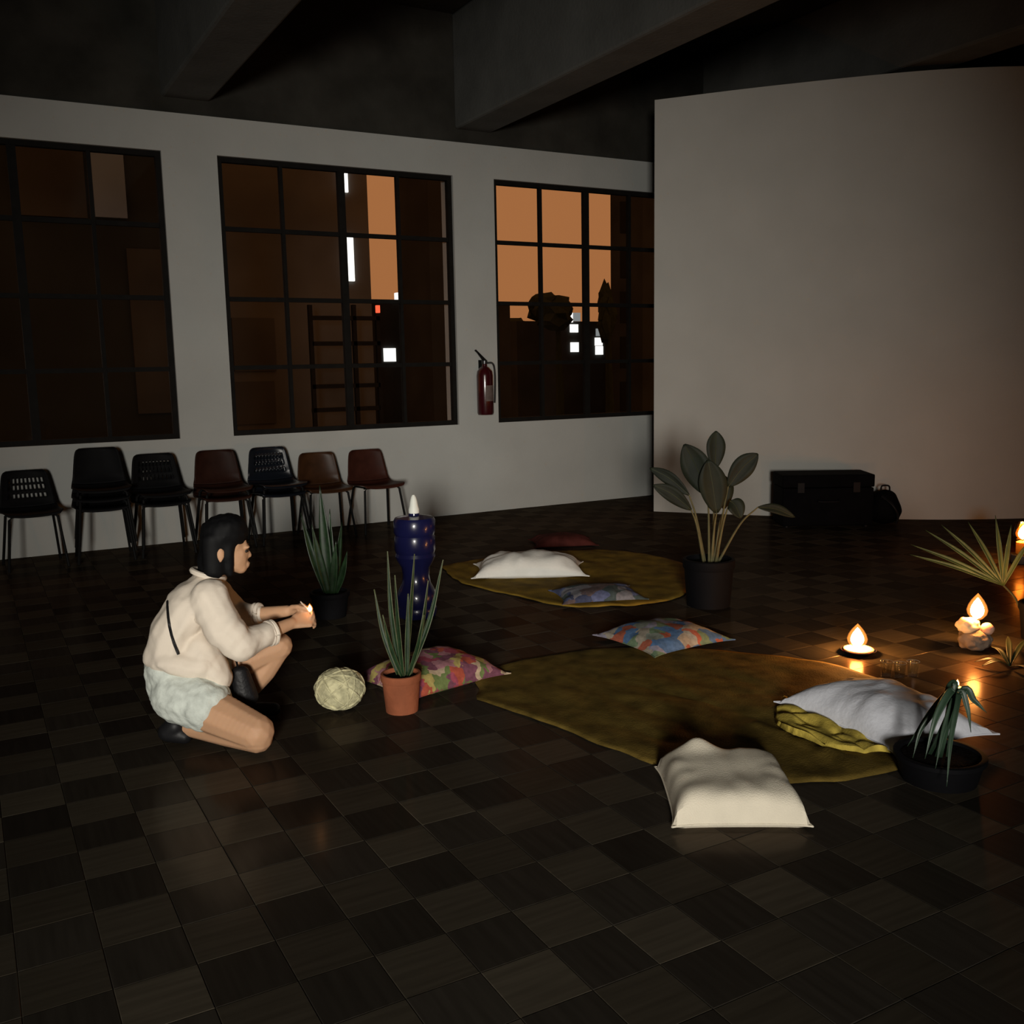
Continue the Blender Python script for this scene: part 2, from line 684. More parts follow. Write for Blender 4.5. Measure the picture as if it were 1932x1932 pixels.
M_TREE = mat('night_foliage', (0.025, 0.03, 0.015), 0.9, 0.05, 0.3)

mb = MB()
mb.box(-60, 120, WY + 0.4, 160, -4.2, -4.0)
struct(mb.build('ground', M_DARK, smooth=False), 'dark ground outside the windows')


def slab(name, mtl, uvs, y, depth, parent=None, zbase=None):
    """building front: box whose front lies in the plane y, spanning photo columns u0..u1 and rows v0..v1"""
    u0, v0, u1, v1 = uvs
    vm = 470 if depth > 1 else (v0 + v1) / 2
    a, b = P(u0, vm, y), P(u1, vm, y)
    zt = P((u0 + u1) / 2, v0, y).z
    zb = P((u0 + u1) / 2, v1, y).z if zbase is None else zbase
    m = MB()
    x0_ = a.x
    if depth > 1:      # the rear left corner is the one that bounds the sky
        x0_ = P(u0, vm, y + depth).x
    m.box(x0_, b.x, y, y + depth, zb, zt)
    return m.build(name, mtl, parent, smooth=False)


def building(label, uvs, y, mtl, depth=2.6):
    b = thing('apartment_building', label, 'building', (0, 0, 0))
    slab('wall', mtl, uvs, y, depth, b, -4.0)
    return b


bA = building('brown building opposite the middle window with a tall lit strip', (-700, -260, 697, 0), 24, M_BLD)
for (u0, v0, u1, v1) in ((645, 300, 656, 362), (653, 448, 668, 530)):
    slab('lit_strip', M_LIT, (u0, v0, u1, v1), 23.93, 0.1, bA)
for (u0, v0, u1, v1) in ((440, 600, 520, 700), (440, 720, 520, 800)):
    wv = slab('window', M_BLDW, (u0, v0, u1, v1), 23.94, 0.1, bA)
bF = building('near black building filling the leftmost window with a pale panel at its top', (-900, -260, 340, 0), 20, M_BLDN, 1.5)
slab('wall_panel', M_BLD2, (28, 274, 160, 408), 19.9, 0.12, bF)
slab('wall_panel', M_BLD3, (175, 278, 236, 410), 19.9, 0.12, bF)
slab('window', M_BLD2, (250, 470, 320, 780), 19.94, 0.08, bF)
bB = building('dark building seen right of the orange strip in the middle window', (751, -200, 925, 0), 30, M_BLD2)
bC = building('low dark block closing the street below the orange strip', (600, 566, 960, 0), 34, M_BLD2)
for (u0, v0, u1, v1) in ((725, 657, 747, 682),):
    slab('lit_window', M_LIT, (u0, v0, u1, v1), 33.93, 0.1, bC)
slab('roof_lamp', M_LIT, (750, 552, 755, 567), 33.9, 0.3, bC)
bD = building('low dark house row with white lit windows in the rightmost window', (926, 606, 1152, 0), 44, M_BLD2)
for (u0, v0, u1, v1) in ((1066, 590, 1081, 608), (1077, 612, 1091, 627), (1078, 646, 1092, 664), (1124, 637, 1137, 652), (1125, 653, 1138, 669)):
    slab('lit_window', M_LIT, (u0, v0, u1, v1), 43.9, 0.1, bD)
for (u0, v0, u1, v1) in ((1083, 590, 1095, 606), (1126, 620, 1136, 634)):
    slab('lit_window', M_LITD, (u0, v0, u1, v1), 43.9, 0.1, bD)
bE = building('tall dark tower block at the partition edge of the rightmost window', (1152, -300, 1420, 0), 38, M_BLD2)
for k in range(5):
    slab('window_strip', M_DARK, (1172 + 0, 380 + k * 85, 1184, 440 + k * 85), 37.94, 0.1, bE)

# steel frame outside the middle window
fr = thing('steel_scaffold', 'dark steel grid frame standing outside the middle window', 'scaffold', (0, 0, 0))
for u in (590, 672, 716):
    slab('post', M_DARK, (u - 3, 575, u + 4, 790), 20, 0.1, fr, -4.0)
for v in (600, 648, 690, 728, 772):
    slab('rail', M_DARK, (590, v - 4, 718, v + 4), 20.0, 0.08, fr)
rl = slab('rail_lamp', M_LITR, (711, 576, 717, 590), 19.85, 0.08, fr)


def tree(label, u, v, y, rx, rz, group):
    c = P(u, v, y)
    t = thing('street_tree', label, 'tree', (c.x, y, -4.0), 0, group)
    h = c.z + 4.0
    m = MB()
    m.tube([(0, 0, 0), (0.1, 0, h * 0.5), (0, 0, h)], [0.25, 0.18, 0.1])
    m.build('trunk', M_TREE, t)
    m = MB()
    for k in range(9):
        a = random.uniform(0, 2 * PI)
        q = random.uniform(0.1, 0.6)
        m.ball((math.cos(a) * rx * q, math.sin(a) * rx * q, h + random.uniform(-0.5, 0.4) * rz), (rx * 0.55, rx * 0.55, rz * 0.5), 2, 0.5, k * 3.1, 2.5)
    m.build('crown', M_TREE, t, smooth=False)


tree('dark round tree against the orange sky, rightmost window', 1052, 590, 40, 1.3, 1.1, 'trees outside')
tree('dark low tree at the pier side of the rightmost window', 952, 626, 51, 1.8, 0.95, 'trees outside')
tree('dark tree standing close against the tower block', 1146, 590, 36, 0.55, 1.5, 'trees outside')

# ================================================================== chairs along the window wall
M_LEG = mat('black_chair_steel', (0.006, 0.006, 0.006), 0.6, 0.1, 0.1)
CH = {
    'black': mat('black_chair_plastic', (0.005, 0.005, 0.0055), 0.6, 0.07, 0.1),
    'blue': mat('blue_black_chair_plastic', (0.006, 0.008, 0.012), 0.3, 0.25, 0.1),
    'brown': mat('brown_chair_plastic', (0.022, 0.008, 0.005), 0.5, 0.1, 0.2),
    'red': mat('red_brown_chair_plastic', (0.036, 0.011, 0.007), 0.5, 0.1, 0.2),
    'amber': mat('amber_brown_chair_plastic', (0.04, 0.016, 0.006), 0.4, 0.2, 0.25),
}
# shell profile: (y forward is minus, z), from seat front to back top; half width
PROF = [(-0.235, 0.415, 0.19), (-0.225, 0.435, 0.205), (-0.17, 0.442, 0.218), (-0.06, 0.432, 0.226), (0.05, 0.424, 0.226), (0.12, 0.43, 0.222),
        (0.165, 0.455, 0.215), (0.19, 0.50, 0.205), (0.21, 0.56, 0.196), (0.225, 0.63, 0.186), (0.238, 0.70, 0.174), (0.243, 0.735, 0.16), (0.240, 0.752, 0.135)]


def shell_part(lo, hi, holes):
    pts = curve([(p[0], p[1], p[2]) for p in PROF[lo:hi + 1]], 4)
    nu = 24
    vs, fs = [], []
    for q in pts:
        for k in range(nu + 1):
            s = -1 + 2 * k / nu
            x = s * q.z
            dish = 0.030 * (s * s) ** 1.3
            back = min(1, max(0, (q.y - 0.43) / 0.1))
            vs.append((x, q.x - dish * back * 1.3, q.y + dish * (1 - back) * 0.6))
    nr = len(pts)
    for i in range(nr - 1):
        for k in range(nu):
            z = 0.5 * (pts[i].y + pts[i + 1].y)
            if holes and 3 <= k < nu - 3 and k % 2 == 0:
                if any(a < z < b for a, b in ((0.535, 0.568), (0.592, 0.625), (0.652, 0.685))):
                    continue
            fs.append((i * (nu + 1) + k, i * (nu + 1) + k + 1, (i + 1) * (nu + 1) + k + 1, (i + 1) * (nu + 1) + k))
    m = MB()
    m.add(vs, fs)
    return m


def make_chair(key, holes, label):
    t = thing('shell_chair', label, 'chair', (0, 0, -50))
    solidify(shell_part(0, 6, False).build('seat', CH[key], t), 0.006, 0)
    solidify(shell_part(6, 12, holes).build('backrest', CH[key], t), 0.006, 0)
    for sx in (-1, 1):
        for (y0, y1) in ((-0.16, -0.24), (0.1, 0.20)):
            m = MB()
            m.tube([(sx * 0.15, y0, 0.425), (sx * 0.175, y0 + (y1 - y0) * 0.1, 0.40), (sx * 0.215, y1, 0.0)], 0.011, 8)
            m.build('leg', M_LEG, t)
        m = MB()
        m.tube([(sx * 0.15, -0.17, 0.424), (sx * 0.15, 0.11, 0.415)], 0.009, 6)
        m.build('side_rail', M_LEG, t)
    m = MB()
    m.tube([(-0.16, -0.11, 0.415), (0.16, -0.11, 0.415)], 0.009, 6)
    m.build('cross_rail', M_LEG, t)
    return t


protos = {}
ROW = [  # x along the wall, colour, slotted back, turn, (label per chair from the floor up)
    (0.42, 'black', True, 0.06, ['single black chair with slotted back, farthest left of the row']),
    (0.95, 'black', False, -0.05, ['bottom black chair of the stack of three', 'middle black chair of the stack of three', 'top black chair of the stack of three']),
    (1.42, 'black', True, 0.03, ['lower slotted black chair in the stack next to the stack of three', 'upper slotted black chair in the stack next to the stack of three']),
    (1.94, 'brown', False, 0.0, ['lower dark brown chair in the stack behind the crouching person', 'upper dark brown chair in the stack behind the crouching person']),
    (2.42, 'blue', True, 0.05, ['lower blue-black chair in the stack with a bright glint', 'upper blue-black slotted chair with a bright glint on its back']),
    (2.87, 'amber', False, -0.04, ['single amber brown chair behind the tall snake plant']),
    (3.37, 'red', False, 0.04, ['single red-brown chair ending the row nearest the fire extinguisher']),
]
for (cx, key, holes, turn, labs) in ROW:
    for k, lb in enumerate(labs):
        pk = (key, holes)
        loc = (cx + 0.004 * k, 8.72 - 0.022 * k, 0.078 * k)
        if pk not in protos:
            protos[pk] = make_chair(key, holes, lb)
            protos[pk].location = loc
            protos[pk].rotation_euler = (0, 0, turn)
            protos[pk]['group'] = 'chairs along the window wall'
        else:
            dup(protos[pk], loc, turn + 0.01 * k, lb, 'chairs along the window wall')

# ================================================================== fire extinguisher on the pier
fe = thing('fire_extinguisher', 'dark red fire extinguisher hanging on the white pier between two windows', 'fire extinguisher', (4.735, WY - 0.10, 1.03))
M_RED = mat('extinguisher_red', (0.035, 0.003, 0.005), 0.22, 0.6, 0.1, coat=0.3)
mb = MB()
mb.lathe([(0.02, 0), (0.078, 0), (0.085, 0.02), (0.085, 0.40), (0.078, 0.445), (0.05, 0.48), (0.028, 0.495), (0.025, 0.52)], 28)
mb.build('cylinder', M_RED, fe)
mb = MB()
mb.lathe([(0.022, 0.515), (0.03, 0.52), (0.03, 0.55), (0.018, 0.565)], 16)
mb.build('valve', mat('valve_metal', (0.08, 0.08, 0.085), 0.35, 0.5, 0.1, metal=0.8), fe)
mb = MB()
mb.box(-0.15, 0.02, -0.012, 0.012, 0.0, 0.012, Matrix.Translation((0, -0.01, 0.555)) @ Matrix.Rotation(math.radians(42), 4, 'Y'))
mb.build('lever', M_LEG, fe)
mb = MB()
mb.box(-0.13, 0.02, -0.012, 0.012, 0.0, 0.012, Matrix.Translation((-0.005, -0.01, 0.53)) @ Matrix.Rotation(math.radians(52), 4, 'Y'))
mb.build('carry_handle', M_LEG, fe)
mb = MB()
mb.tube(curve([(0.02, -0.02, 0.53), (0.07, -0.05, 0.52), (0.092, -0.05, 0.42), (0.092, -0.04, 0.2), (0.088, -0.04, 0.12)], 6), 0.009, 8)
mb.build('hose', mat('hose_rubber', (0.015, 0.015, 0.015), 0.6, 0.3), fe)
mb = MB()
pts = []
for z in (0.14, 0.30):
    for k in range(9):
        a = math.radians(-112 + k * 9)
        pts.append((0.0866 * math.cos(a), 0.0866 * math.sin(a), z))
mb.add(pts, [(k, k + 1, 10 + k, 9 + k) for k in range(8)])
mb.build('paper_label', mat('extinguisher_label', (0.12, 0.09, 0.08), 0.6, 0.2, 0.2, 30), fe)
mb = MB()
mb.box(-0.02, 0.02, 0.08, 0.098, 0.35, 0.56)
mb.tube([(0.0, 0.03, 0.535), (0, 0.092, 0.535)], 0.006, 6)
mb.build('wall_bracket', M_LEG, fe)

# ================================================================== soft things
def cushion(name, label, cat, loc, rz, L, W, H, mtl, pinch=0.08, wr=0.006, seed=0, ears=0.025, lift=(0, 0, 0, 0), group=None, trim=None, p=2.6, seam=0.14, bump=None):
    """stuffed cushion: corners pulled out, sides drawn in, wrinkled cover; lift raises the four corners"""
    t = thing(name, label, cat, loc, rz, group)
    n = 36
    vs, fs = [], []
    idx = {}
    for side in (1, -1):
        for i in range(n + 1):
            for j in range(n + 1):
                a, b = -1 + 2 * i / n, -1 + 2 * j / n
                edge = i in (0, n) or j in (0, n)
                if edge and side == -1:
                    idx[(side, i, j)] = idx[(1, i, j)]
                    continue
                a2 = a * (1 - pinch * (1 - b * b) * abs(a) ** 2)
                b2 = b * (1 - pinch * (1 - a * a) * abs(b) ** 2)
                cor = (abs(a) * abs(b)) ** 6
                x = a2 * L / 2 + math.copysign(ears, a) * cor
                y = b2 * W / 2 + math.copysign(ears, b) * cor
                pr = max(0.0, (1 - abs(a) ** p)) ** 0.5 * max(0.0, (1 - abs(b) ** p)) ** 0.5
                nz = noise.noise(Vector((x * 7 + seed, y * 7, side * 2.0))) * wr * 2 + noise.noise(Vector((x * 22 + seed, y * 9, side))) * wr
                rad = max(abs(a), abs(b))
                nz += wr * 1.5 * math.sin(math.atan2(b, a) * 11 + seed) * max(0, rad - 0.45)
                mid = H * seam
                if side == 1:
                    z = mid + H * (1 - seam) * pr + nz * min(1, pr * 2)
                else:
                    z = mid - H * seam * min(1.0, pr * 1.8)
                    z = max(z, 0.0)
                k = [((1 - a) * (1 - b)), ((1 + a) * (1 - b)), ((1 + a) * (1 + b)), ((1 - a) * (1 + b))]
                for q in range(4):
                    z += lift[q] * (k[q] / 4) ** 2.2
                if bump:
                    z += bump[2] * math.exp(-((a - bump[0]) / bump[3]) ** 2 - ((b - bump[1]) / bump[3]) ** 2)
                idx[(side, i, j)] = len(vs)
                vs.append((x, y, z))
    for side in (1, -1):
        for i in range(n):
            for j in range(n):
                f = (idx[(side, i, j)], idx[(side, i + 1, j)], idx[(side, i + 1, j + 1)], idx[(side, i, j + 1)])
                fs.append(f if side == 1 else f[::-1])
    m = MB()
    m.add(vs, fs)
    o = m.build('cover', mtl, t)
    for pl in o.data.polygons:
        pl.use_smooth = True
    # seam piping round the edge
    ring = [Vector(vs[idx[(1, i, 0)]]) for i in range(n)] + [Vector(vs[idx[(1, n, j)]]) for j in range(n)] + \
           [Vector(vs[idx[(1, n - i, n)]]) for i in range(n)] + [Vector(vs[idx[(1, 0, n - j)]]) for j in range(n)]
    m = MB()
    m.tube(ring + [ring[0]], 0.0035, 6, False)
    m.build('seam', trim or mtl, t)
    return t


def spread(name, label, poly, mtl, z0=0.004, amp=0.012, seed=0.0, freq=5.0, rings=26, seg=120, ridges=()):
    """loose cloth lying on the floor: outline poly, folds raised a little"""
    c = sum((Vector((x, y, 0)) for x, y in poly), Vector()) / len(poly)
    bd = curve([(x, y, 0) for x, y in poly] + [(poly[0][0], poly[0][1], 0)], max(2, seg // len(poly)))[:-1]
    n = len(bd)
    vs, fs = [(0, 0, z0 + 0.004)], []
    for r in range(1, rings + 1):
        s = r / rings
        for k, q in enumerate(bd):
            d = (q - c) * s
            wob = 1 + 0.025 * noise.noise(Vector((k * 0.35, seed, 0))) * s
            d = d * wob
            w = c + d
            fold = abs(noise.noise(Vector((w.x * freq + seed, w.y * freq * 0.45, seed)))) ** 0.8
            z = z0 + amp * fold + amp * 0.35 * (0.5 + 0.5 * noise.noise(Vector((w.x * 17, w.y * 11, seed + 5))))
            for (ax, ay, bx, by, hgt, wid) in ridges:
                A, B = Vector((ax, ay, 0)), Vector((bx, by, 0))
                u = max(0, min(1, (w - A).dot(B - A) / (B - A).length_squared))
                dist = (w - A.lerp(B, u)).length
                z += hgt * math.exp(-(dist / wid) ** 2) * (0.65 + 0.5 * noise.noise(Vector((u * 9, seed, 2)))) * math.sin(PI * min(1, max(0, u * 0.96 + 0.02))) ** 0.4
            if r == rings:
                z = max(z0, z * 0.5)
            vs.append((d.x, d.y, max(z, z0)))
    for k in range(n):
        fs.append((0, 1 + k, 1 + (k + 1) % n))
    for r in range(rings - 1):
        for k in range(n):
            k2 = (k + 1) % n
            fs.append((1 + r * n + k, 1 + (r + 1) * n + k, 1 + (r + 1) * n + k2, 1 + r * n + k2))
    m = MB()
    m.add(vs, fs)
    o = m.build(name, mtl)
    o.location = (c.x, c.y, 0)
    for pl in o.data.polygons:
        pl.use_smooth = True
    solidify(o, 0.003, 1)
    return tag(o, label, 'cloth')


M_OCHRE = mat('ochre_cotton', (0.12, 0.080, 0.017), 0.85, 0.1, 0.45, 9, 0.3, 120)
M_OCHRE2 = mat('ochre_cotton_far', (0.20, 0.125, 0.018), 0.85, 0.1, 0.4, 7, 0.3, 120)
M_WHITE = mat('white_cotton', (0.74, 0.73, 0.68), 0.85, 0.15, 0.06, 8, 0.2, 60)
M_BEIGE = mat('beige_cotton', (0.68, 0.62, 0.50), 0.9, 0.1, 0.06, 10, 0.3, 220)
M_BLUEWHITE = mat('bluish_white_cotton', (0.74, 0.76, 0.83), 0.85, 0.15, 0.08, 7, 0.25, 50)

spread('floor_cloth', 'large crumpled ochre cloth spread under the bluish white pillow',
       [(1.97, 3.88), (2.2, 4.27), (2.87, 4.27), (3.42, 3.88), (3.72, 3.35), (3.62, 2.75), (3.2, 2.38), (2.65, 2.40), (2.26, 2.70), (2.10, 3.3)],
       M_OCHRE, amp=0.014, seed=1.3, ridges=((2.80, 2.95, 2.84, 2.45, 0.03, 0.035),))
spread('floor_cloth', 'ochre cloth far back under the white cushion near the leafy plant',
       [(3.12, 6.75), (3.0, 6.15), (3.12, 5.55), (3.3, 5.08), (3.95, 4.93), (4.65, 5.6), (4.62, 6.45), (3.9, 6.85)],
       M_OCHRE2, amp=0.02, seed=4.1)

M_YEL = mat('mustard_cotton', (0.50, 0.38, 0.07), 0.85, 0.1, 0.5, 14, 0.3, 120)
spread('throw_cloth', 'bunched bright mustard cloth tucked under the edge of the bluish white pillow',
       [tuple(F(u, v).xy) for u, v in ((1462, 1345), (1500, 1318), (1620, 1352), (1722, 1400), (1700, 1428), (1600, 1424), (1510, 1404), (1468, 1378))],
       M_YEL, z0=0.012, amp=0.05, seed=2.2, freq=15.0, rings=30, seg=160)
cushion('floor_pillow', 'beige square pillow lying alone nearest the viewer', 'pillow', (2.235, 2.49, 0.0), -0.54, 0.43, 0.46, 0.115, M_BEIGE,
        0.015, 0.004, 2.0, 0.014, (0.0, 0.0, 0.01, 0.0), p=9, bump=(-0.38, 0.92, 0.055, 0.26))
cushion('floor_pillow', 'large bluish white pillow on the ochre cloth beside the candles', 'pillow', (3.26, 2.70, 0.012), 1.50, 0.66, 0.47, 0.15, M_BLUEWHITE,
        0.06, 0.008, 5.0, 0.03)
cushion('floor_pillow', 'long white pillow on the far ochre cloth', 'pillow', (3.55, 6.13, 0.012), -0.50, 0.78, 0.46, 0.16, M_WHITE, 0.07, 0.008, 8.0, 0.03)
M_FLOWER = patchwork_mat('flower_print', [(0.28, 0.06, 0.09), (0.36, 0.29, 0.10), (0.13, 0.17, 0.06), (0.34, 0.16, 0.18), (0.36, 0.08, 0.05), (0.16, 0.06, 0.09), (0.42, 0.32, 0.22)], 19, seed=3.0)
M_BLUEP = patchwork_mat('blue_print', [(0.05, 0.06, 0.11), (0.10, 0.12, 0.22), (0.18, 0.18, 0.2), (0.12, 0.09, 0.09), (0.06, 0.08, 0.08)], 12, seed=1.0)
M_MIXP = patchwork_mat('blue_green_print', [(0.08, 0.15, 0.28), (0.22, 0.24, 0.20), (0.14, 0.2, 0.12), (0.34, 0.10, 0.06), (0.26, 0.24, 0.3), (0.32, 0.28, 0.22)], 14, seed=7.0)
cushion('floor_cushion', 'pink yellow and green flowered cushion behind the terracotta pot', 'cushion', (1.91, 4.28, 0), 0.20, 0.56, 0.44, 0.13, M_FLOWER, 0.05, 0.006, 1.0)
cushion('floor_cushion', 'thin dark blue patterned cushion in front of the long white pillow', 'cushion', (3.55, 5.24, 0.012), -0.33, 0.52, 0.36, 0.07, M_BLUEP, 0.05, 0.005, 3.0)
cushion('floor_cushion', 'flat blue green and red patterned cushion at the top edge of the large cloth', 'cushion', (3.28, 4.20, 0.008), 0.05, 0.52, 0.48, 0.09, M_MIXP, 0.05, 0.006, 9.0)
cushion('floor_cushion', 'dark wine red cushion barely visible behind the long white pillow', 'cushion', (4.42, 7.05, 0.0), -0.4, 0.5, 0.35, 0.09,
        mat('wine_red_cotton', (0.06, 0.015, 0.012), 0.9, 0.1, 0.4, 8), 0.05, 0.006, 6.0)

# round woven pouf
pf = thing('woven_ball', 'small round cream woven ball beside the terracotta pot', 'ball', (1.385, 4.12, 0))
M_CREAM = mat('cream_yarn', (0.50, 0.47, 0.29), 0.9, 0.1, 0.35, 26, 0.5, 60)
mb = MB()
mb.ball((0, 0, 0.092), (0.113, 0.11, 0.092), 4, 0.05, 2.0, 5)
mb.build('core', M_CREAM, pf)
for k in range(9):
    ax = Vector((math.cos(k * 2.4), math.sin(k * 2.4), math.sin(k * 1.7) * 0.9)).normalized()
    a = ax.orthogonal().normalized()
    b = ax.cross(a)
    pts = []
    for q in range(29):
        th = 2 * PI * q / 28
        d = (a * math.cos(th) + b * math.sin(th))
        pts.append((d.x * 0.112, d.y * 0.109, 0.092 + d.z * 0.091))
    mb = MB()
    mb.tube(pts, 0.006, 6, False)
    mb.build('yarn_strand', M_CREAM, pf)

# ================================================================== plants
M_TERRA = mat('terracotta', (0.25, 0.078, 0.036), 0.85, 0.2, 0.2, 10, 0.2, 60)
M_SOIL = mat('potting_soil', (0.008, 0.006, 0.005), 1.0, 0.05, 0.4, 40, 0.6, 80)
M_BLACKPOT = mat('black_pot', (0.004, 0.004, 0.005), 0.7, 0.1, 0.1)
M_SNAKE = mat('snake_plant_green', (0.010, 0.026, 0.009), 0.4, 0.4, 0.45, 25)
M_SNAKE_E = mat('snake_plant_edge', (0.09, 0.10, 0.045), 0.5, 0.3, 0.2, 25)
M_BANANA = mat('banana_leaf_green', (0.010, 0.013, 0.007), 0.6, 0.2, 0.3, 8)
M_STALK = mat('pale_stalk', (0.10, 0.09, 0.04), 0.6, 0.3, 0.3, 12)
M_PALM = mat('palm_green', (0.026, 0.048, 0.018), 0.5, 0.35, 0.3, 12)
M_STRAP = mat('strap_leaf_green', (0.028, 0.055, 0.032), 0.4, 0.4, 0.3, 12)


def pot(t, rt, rb, h, mtl, rim=True, seg=32):
    m = MB()
    pr = [(rb * 0.6, 0), (rb, 0), (rb + (rt - rb) * 0.8, h * 0.8)]
    if rim:
        pr += [(rt * 1.0, h * 0.8), (rt * 1.03, h * 0.83), (rt * 1.03, h * 0.985), (rt * 1.0, h)]
    else:
        pr += [(rt, h)]
    pr += [(rt * 0.9, h), (rt * 0.88, h * 0.88), (0.01, h * 0.87)]
    m.lathe(pr, seg)
    o = m.build('pot', mtl, t)
    m = MB()
    m.lathe([(0.005, h * 0.80), (rt * 0.86, h * 0.80), (rt * 0.84, h * 0.895), (rt * 0.4, h * 0.92), (0.005, h * 0.925)], 20)
    m.build('soil', M_SOIL, t)
    return o


def leaf_strip(pts, width, normal, profile, fold=0.15, n=6, origin=Vector((0, 0, 0))):
    """leaf blade along pts; half-width follows profile(s); folded along the midrib"""
    c = curve(pts, n)
    vs, fs = [], []
    N = len(c)
    nrm = Vector(normal).normalized()
    for i, q in enumerate(c):
        tg = (c[min(i + 1, N - 1)] - c[max(i - 1, 0)]).normalized()
        sd = tg.cross(nrm)
        if sd.length < 1e-3:
            sd = Vector((1, 0, 0))
        sd.normalize()
        up = sd.cross(tg)
        hw = max(0.0008, width * profile(i / (N - 1)))
        for s in (-1, -0.55, 0, 0.55, 1):
            vs.append(q - origin + sd * hw * s + up * hw * fold * (abs(s) ** 1.3))
    for i in range(N - 1):
        for k in range(4):
            fs.append((i * 5 + k, i * 5 + k + 1, i * 5 + 5 + k + 1, i * 5 + 5 + k))
    m = MB()
    m.add(vs, fs)
    return m


def edge_lines(pts, width, normal, profile, side, n=6, origin=Vector((0, 0, 0)), fold=0.15, r=0.0016):
    c = curve(pts, n)
    N = len(c)
    nrm = Vector(normal).normalized()
    out = []
    for i, q in enumerate(c):
        tg = (c[min(i + 1, N - 1)] - c[max(i - 1, 0)]).normalized()
        sd = tg.cross(nrm).normalized()
        up = sd.cross(tg)
        hw = max(0.0008, width * profile(i / (N - 1)))
        out.append(q - origin + sd * hw * side + up * hw * fold)
    m = MB()
    m.tube(out, r, 5)
    return m


sword = lambda s: (0.55 + 0.45 * math.sin(PI * min(1, s * 1.3))) * (1 - max(0, (s - 0.7) / 0.3) ** 1.6)
lance = lambda s: math.sin(PI * min(1, s * 0.97 + 0.02)) ** 0.75
ribbon = lambda s: (0.5 + 0.5 * min(1, s * 4)) * (1 - max(0, (s - 0.55) / 0.45) ** 1.3)


def snake_plant(label, o, base_px, blades, potspec, edges):
    t = thing('snake_plant', label, 'potted plant', (o[0], o[1], 0))
    O = Vector((o[0], o[1], 0))
    rt, rb, h, mtl = potspec
    pot(t, rt, rb, h, mtl)
    toward = Vector((-o[0], -o[1], 0)).normalized()
    sidev = Vector((-toward.y, toward.x, 0))
    for (ub, ut, vt, wd, back, bow) in blades:
        b = V(ub, base_px, o, back * 0.35)
        b.z = h * 0.88
        e = V(ut, vt, o, back)
        mid = b.lerp(e, 0.5) + sidev * bow * -1
        nr = toward + sidev * random.uniform(-0.7, 0.7) + Vector((0, 0, 0.1))
        wd = wd * (0.52 if edges else 1.0)
        lf = solidify(leaf_strip([b, mid, e], wd, nr, sword, 0.3, 7, O).build('leaf', M_SNAKE, t), 0.003, 0)
        if edges:
            for sd in (-1, 1):
                edge_lines([b, mid, e], wd, nr, sword, sd, 7, O, 0.3, 0.0016).build('leaf_edge', M_SNAKE_E, lf)
    return t


snake_plant('snake plant with yellow edged leaves in a terracotta pot', (1.612, 3.945), 1290,
            [(752, 706, 1112, 0.016, 0.05, 0.015), (757, 731, 1040, 0.020, 0.02, 0.012), (762, 745, 1085, 0.018, -0.03, 0.004), (768, 770, 1120, 0.02, 0.0, 0.0),
             (772, 836, 1056, 0.020, 0.03, -0.02), (770, 800, 1160, 0.018, -0.04, -0.01), (775, 808, 1095, 0.018, 0.06, -0.01), (760, 722, 1160, 0.016, -0.05, 0.01), (766, 782, 1045, 0.018, 0.07, 0.0)],
            (0.088, 0.072, 0.175, M_TERRA), True)
snake_plant('tall snake plant in a black pot behind the crouching person', (1.90, 5.76), 1140,
            [(624, 603, 915, 0.034, 0.0, 0.0), (616, 567, 968, 0.024, 0.05, 0.01), (630, 645, 985, 0.024, 0.06, 0.0), (620, 588, 990, 0.026, -0.04, 0.005), (634, 655, 1040, 0.024, -0.05, -0.01), (626, 622, 960, 0.026, 0.08, 0.0), (628, 634, 1020, 0.024, -0.08, 0.0)],
            (0.12, 0.095, 0.16, M_BLACKPOT), False)

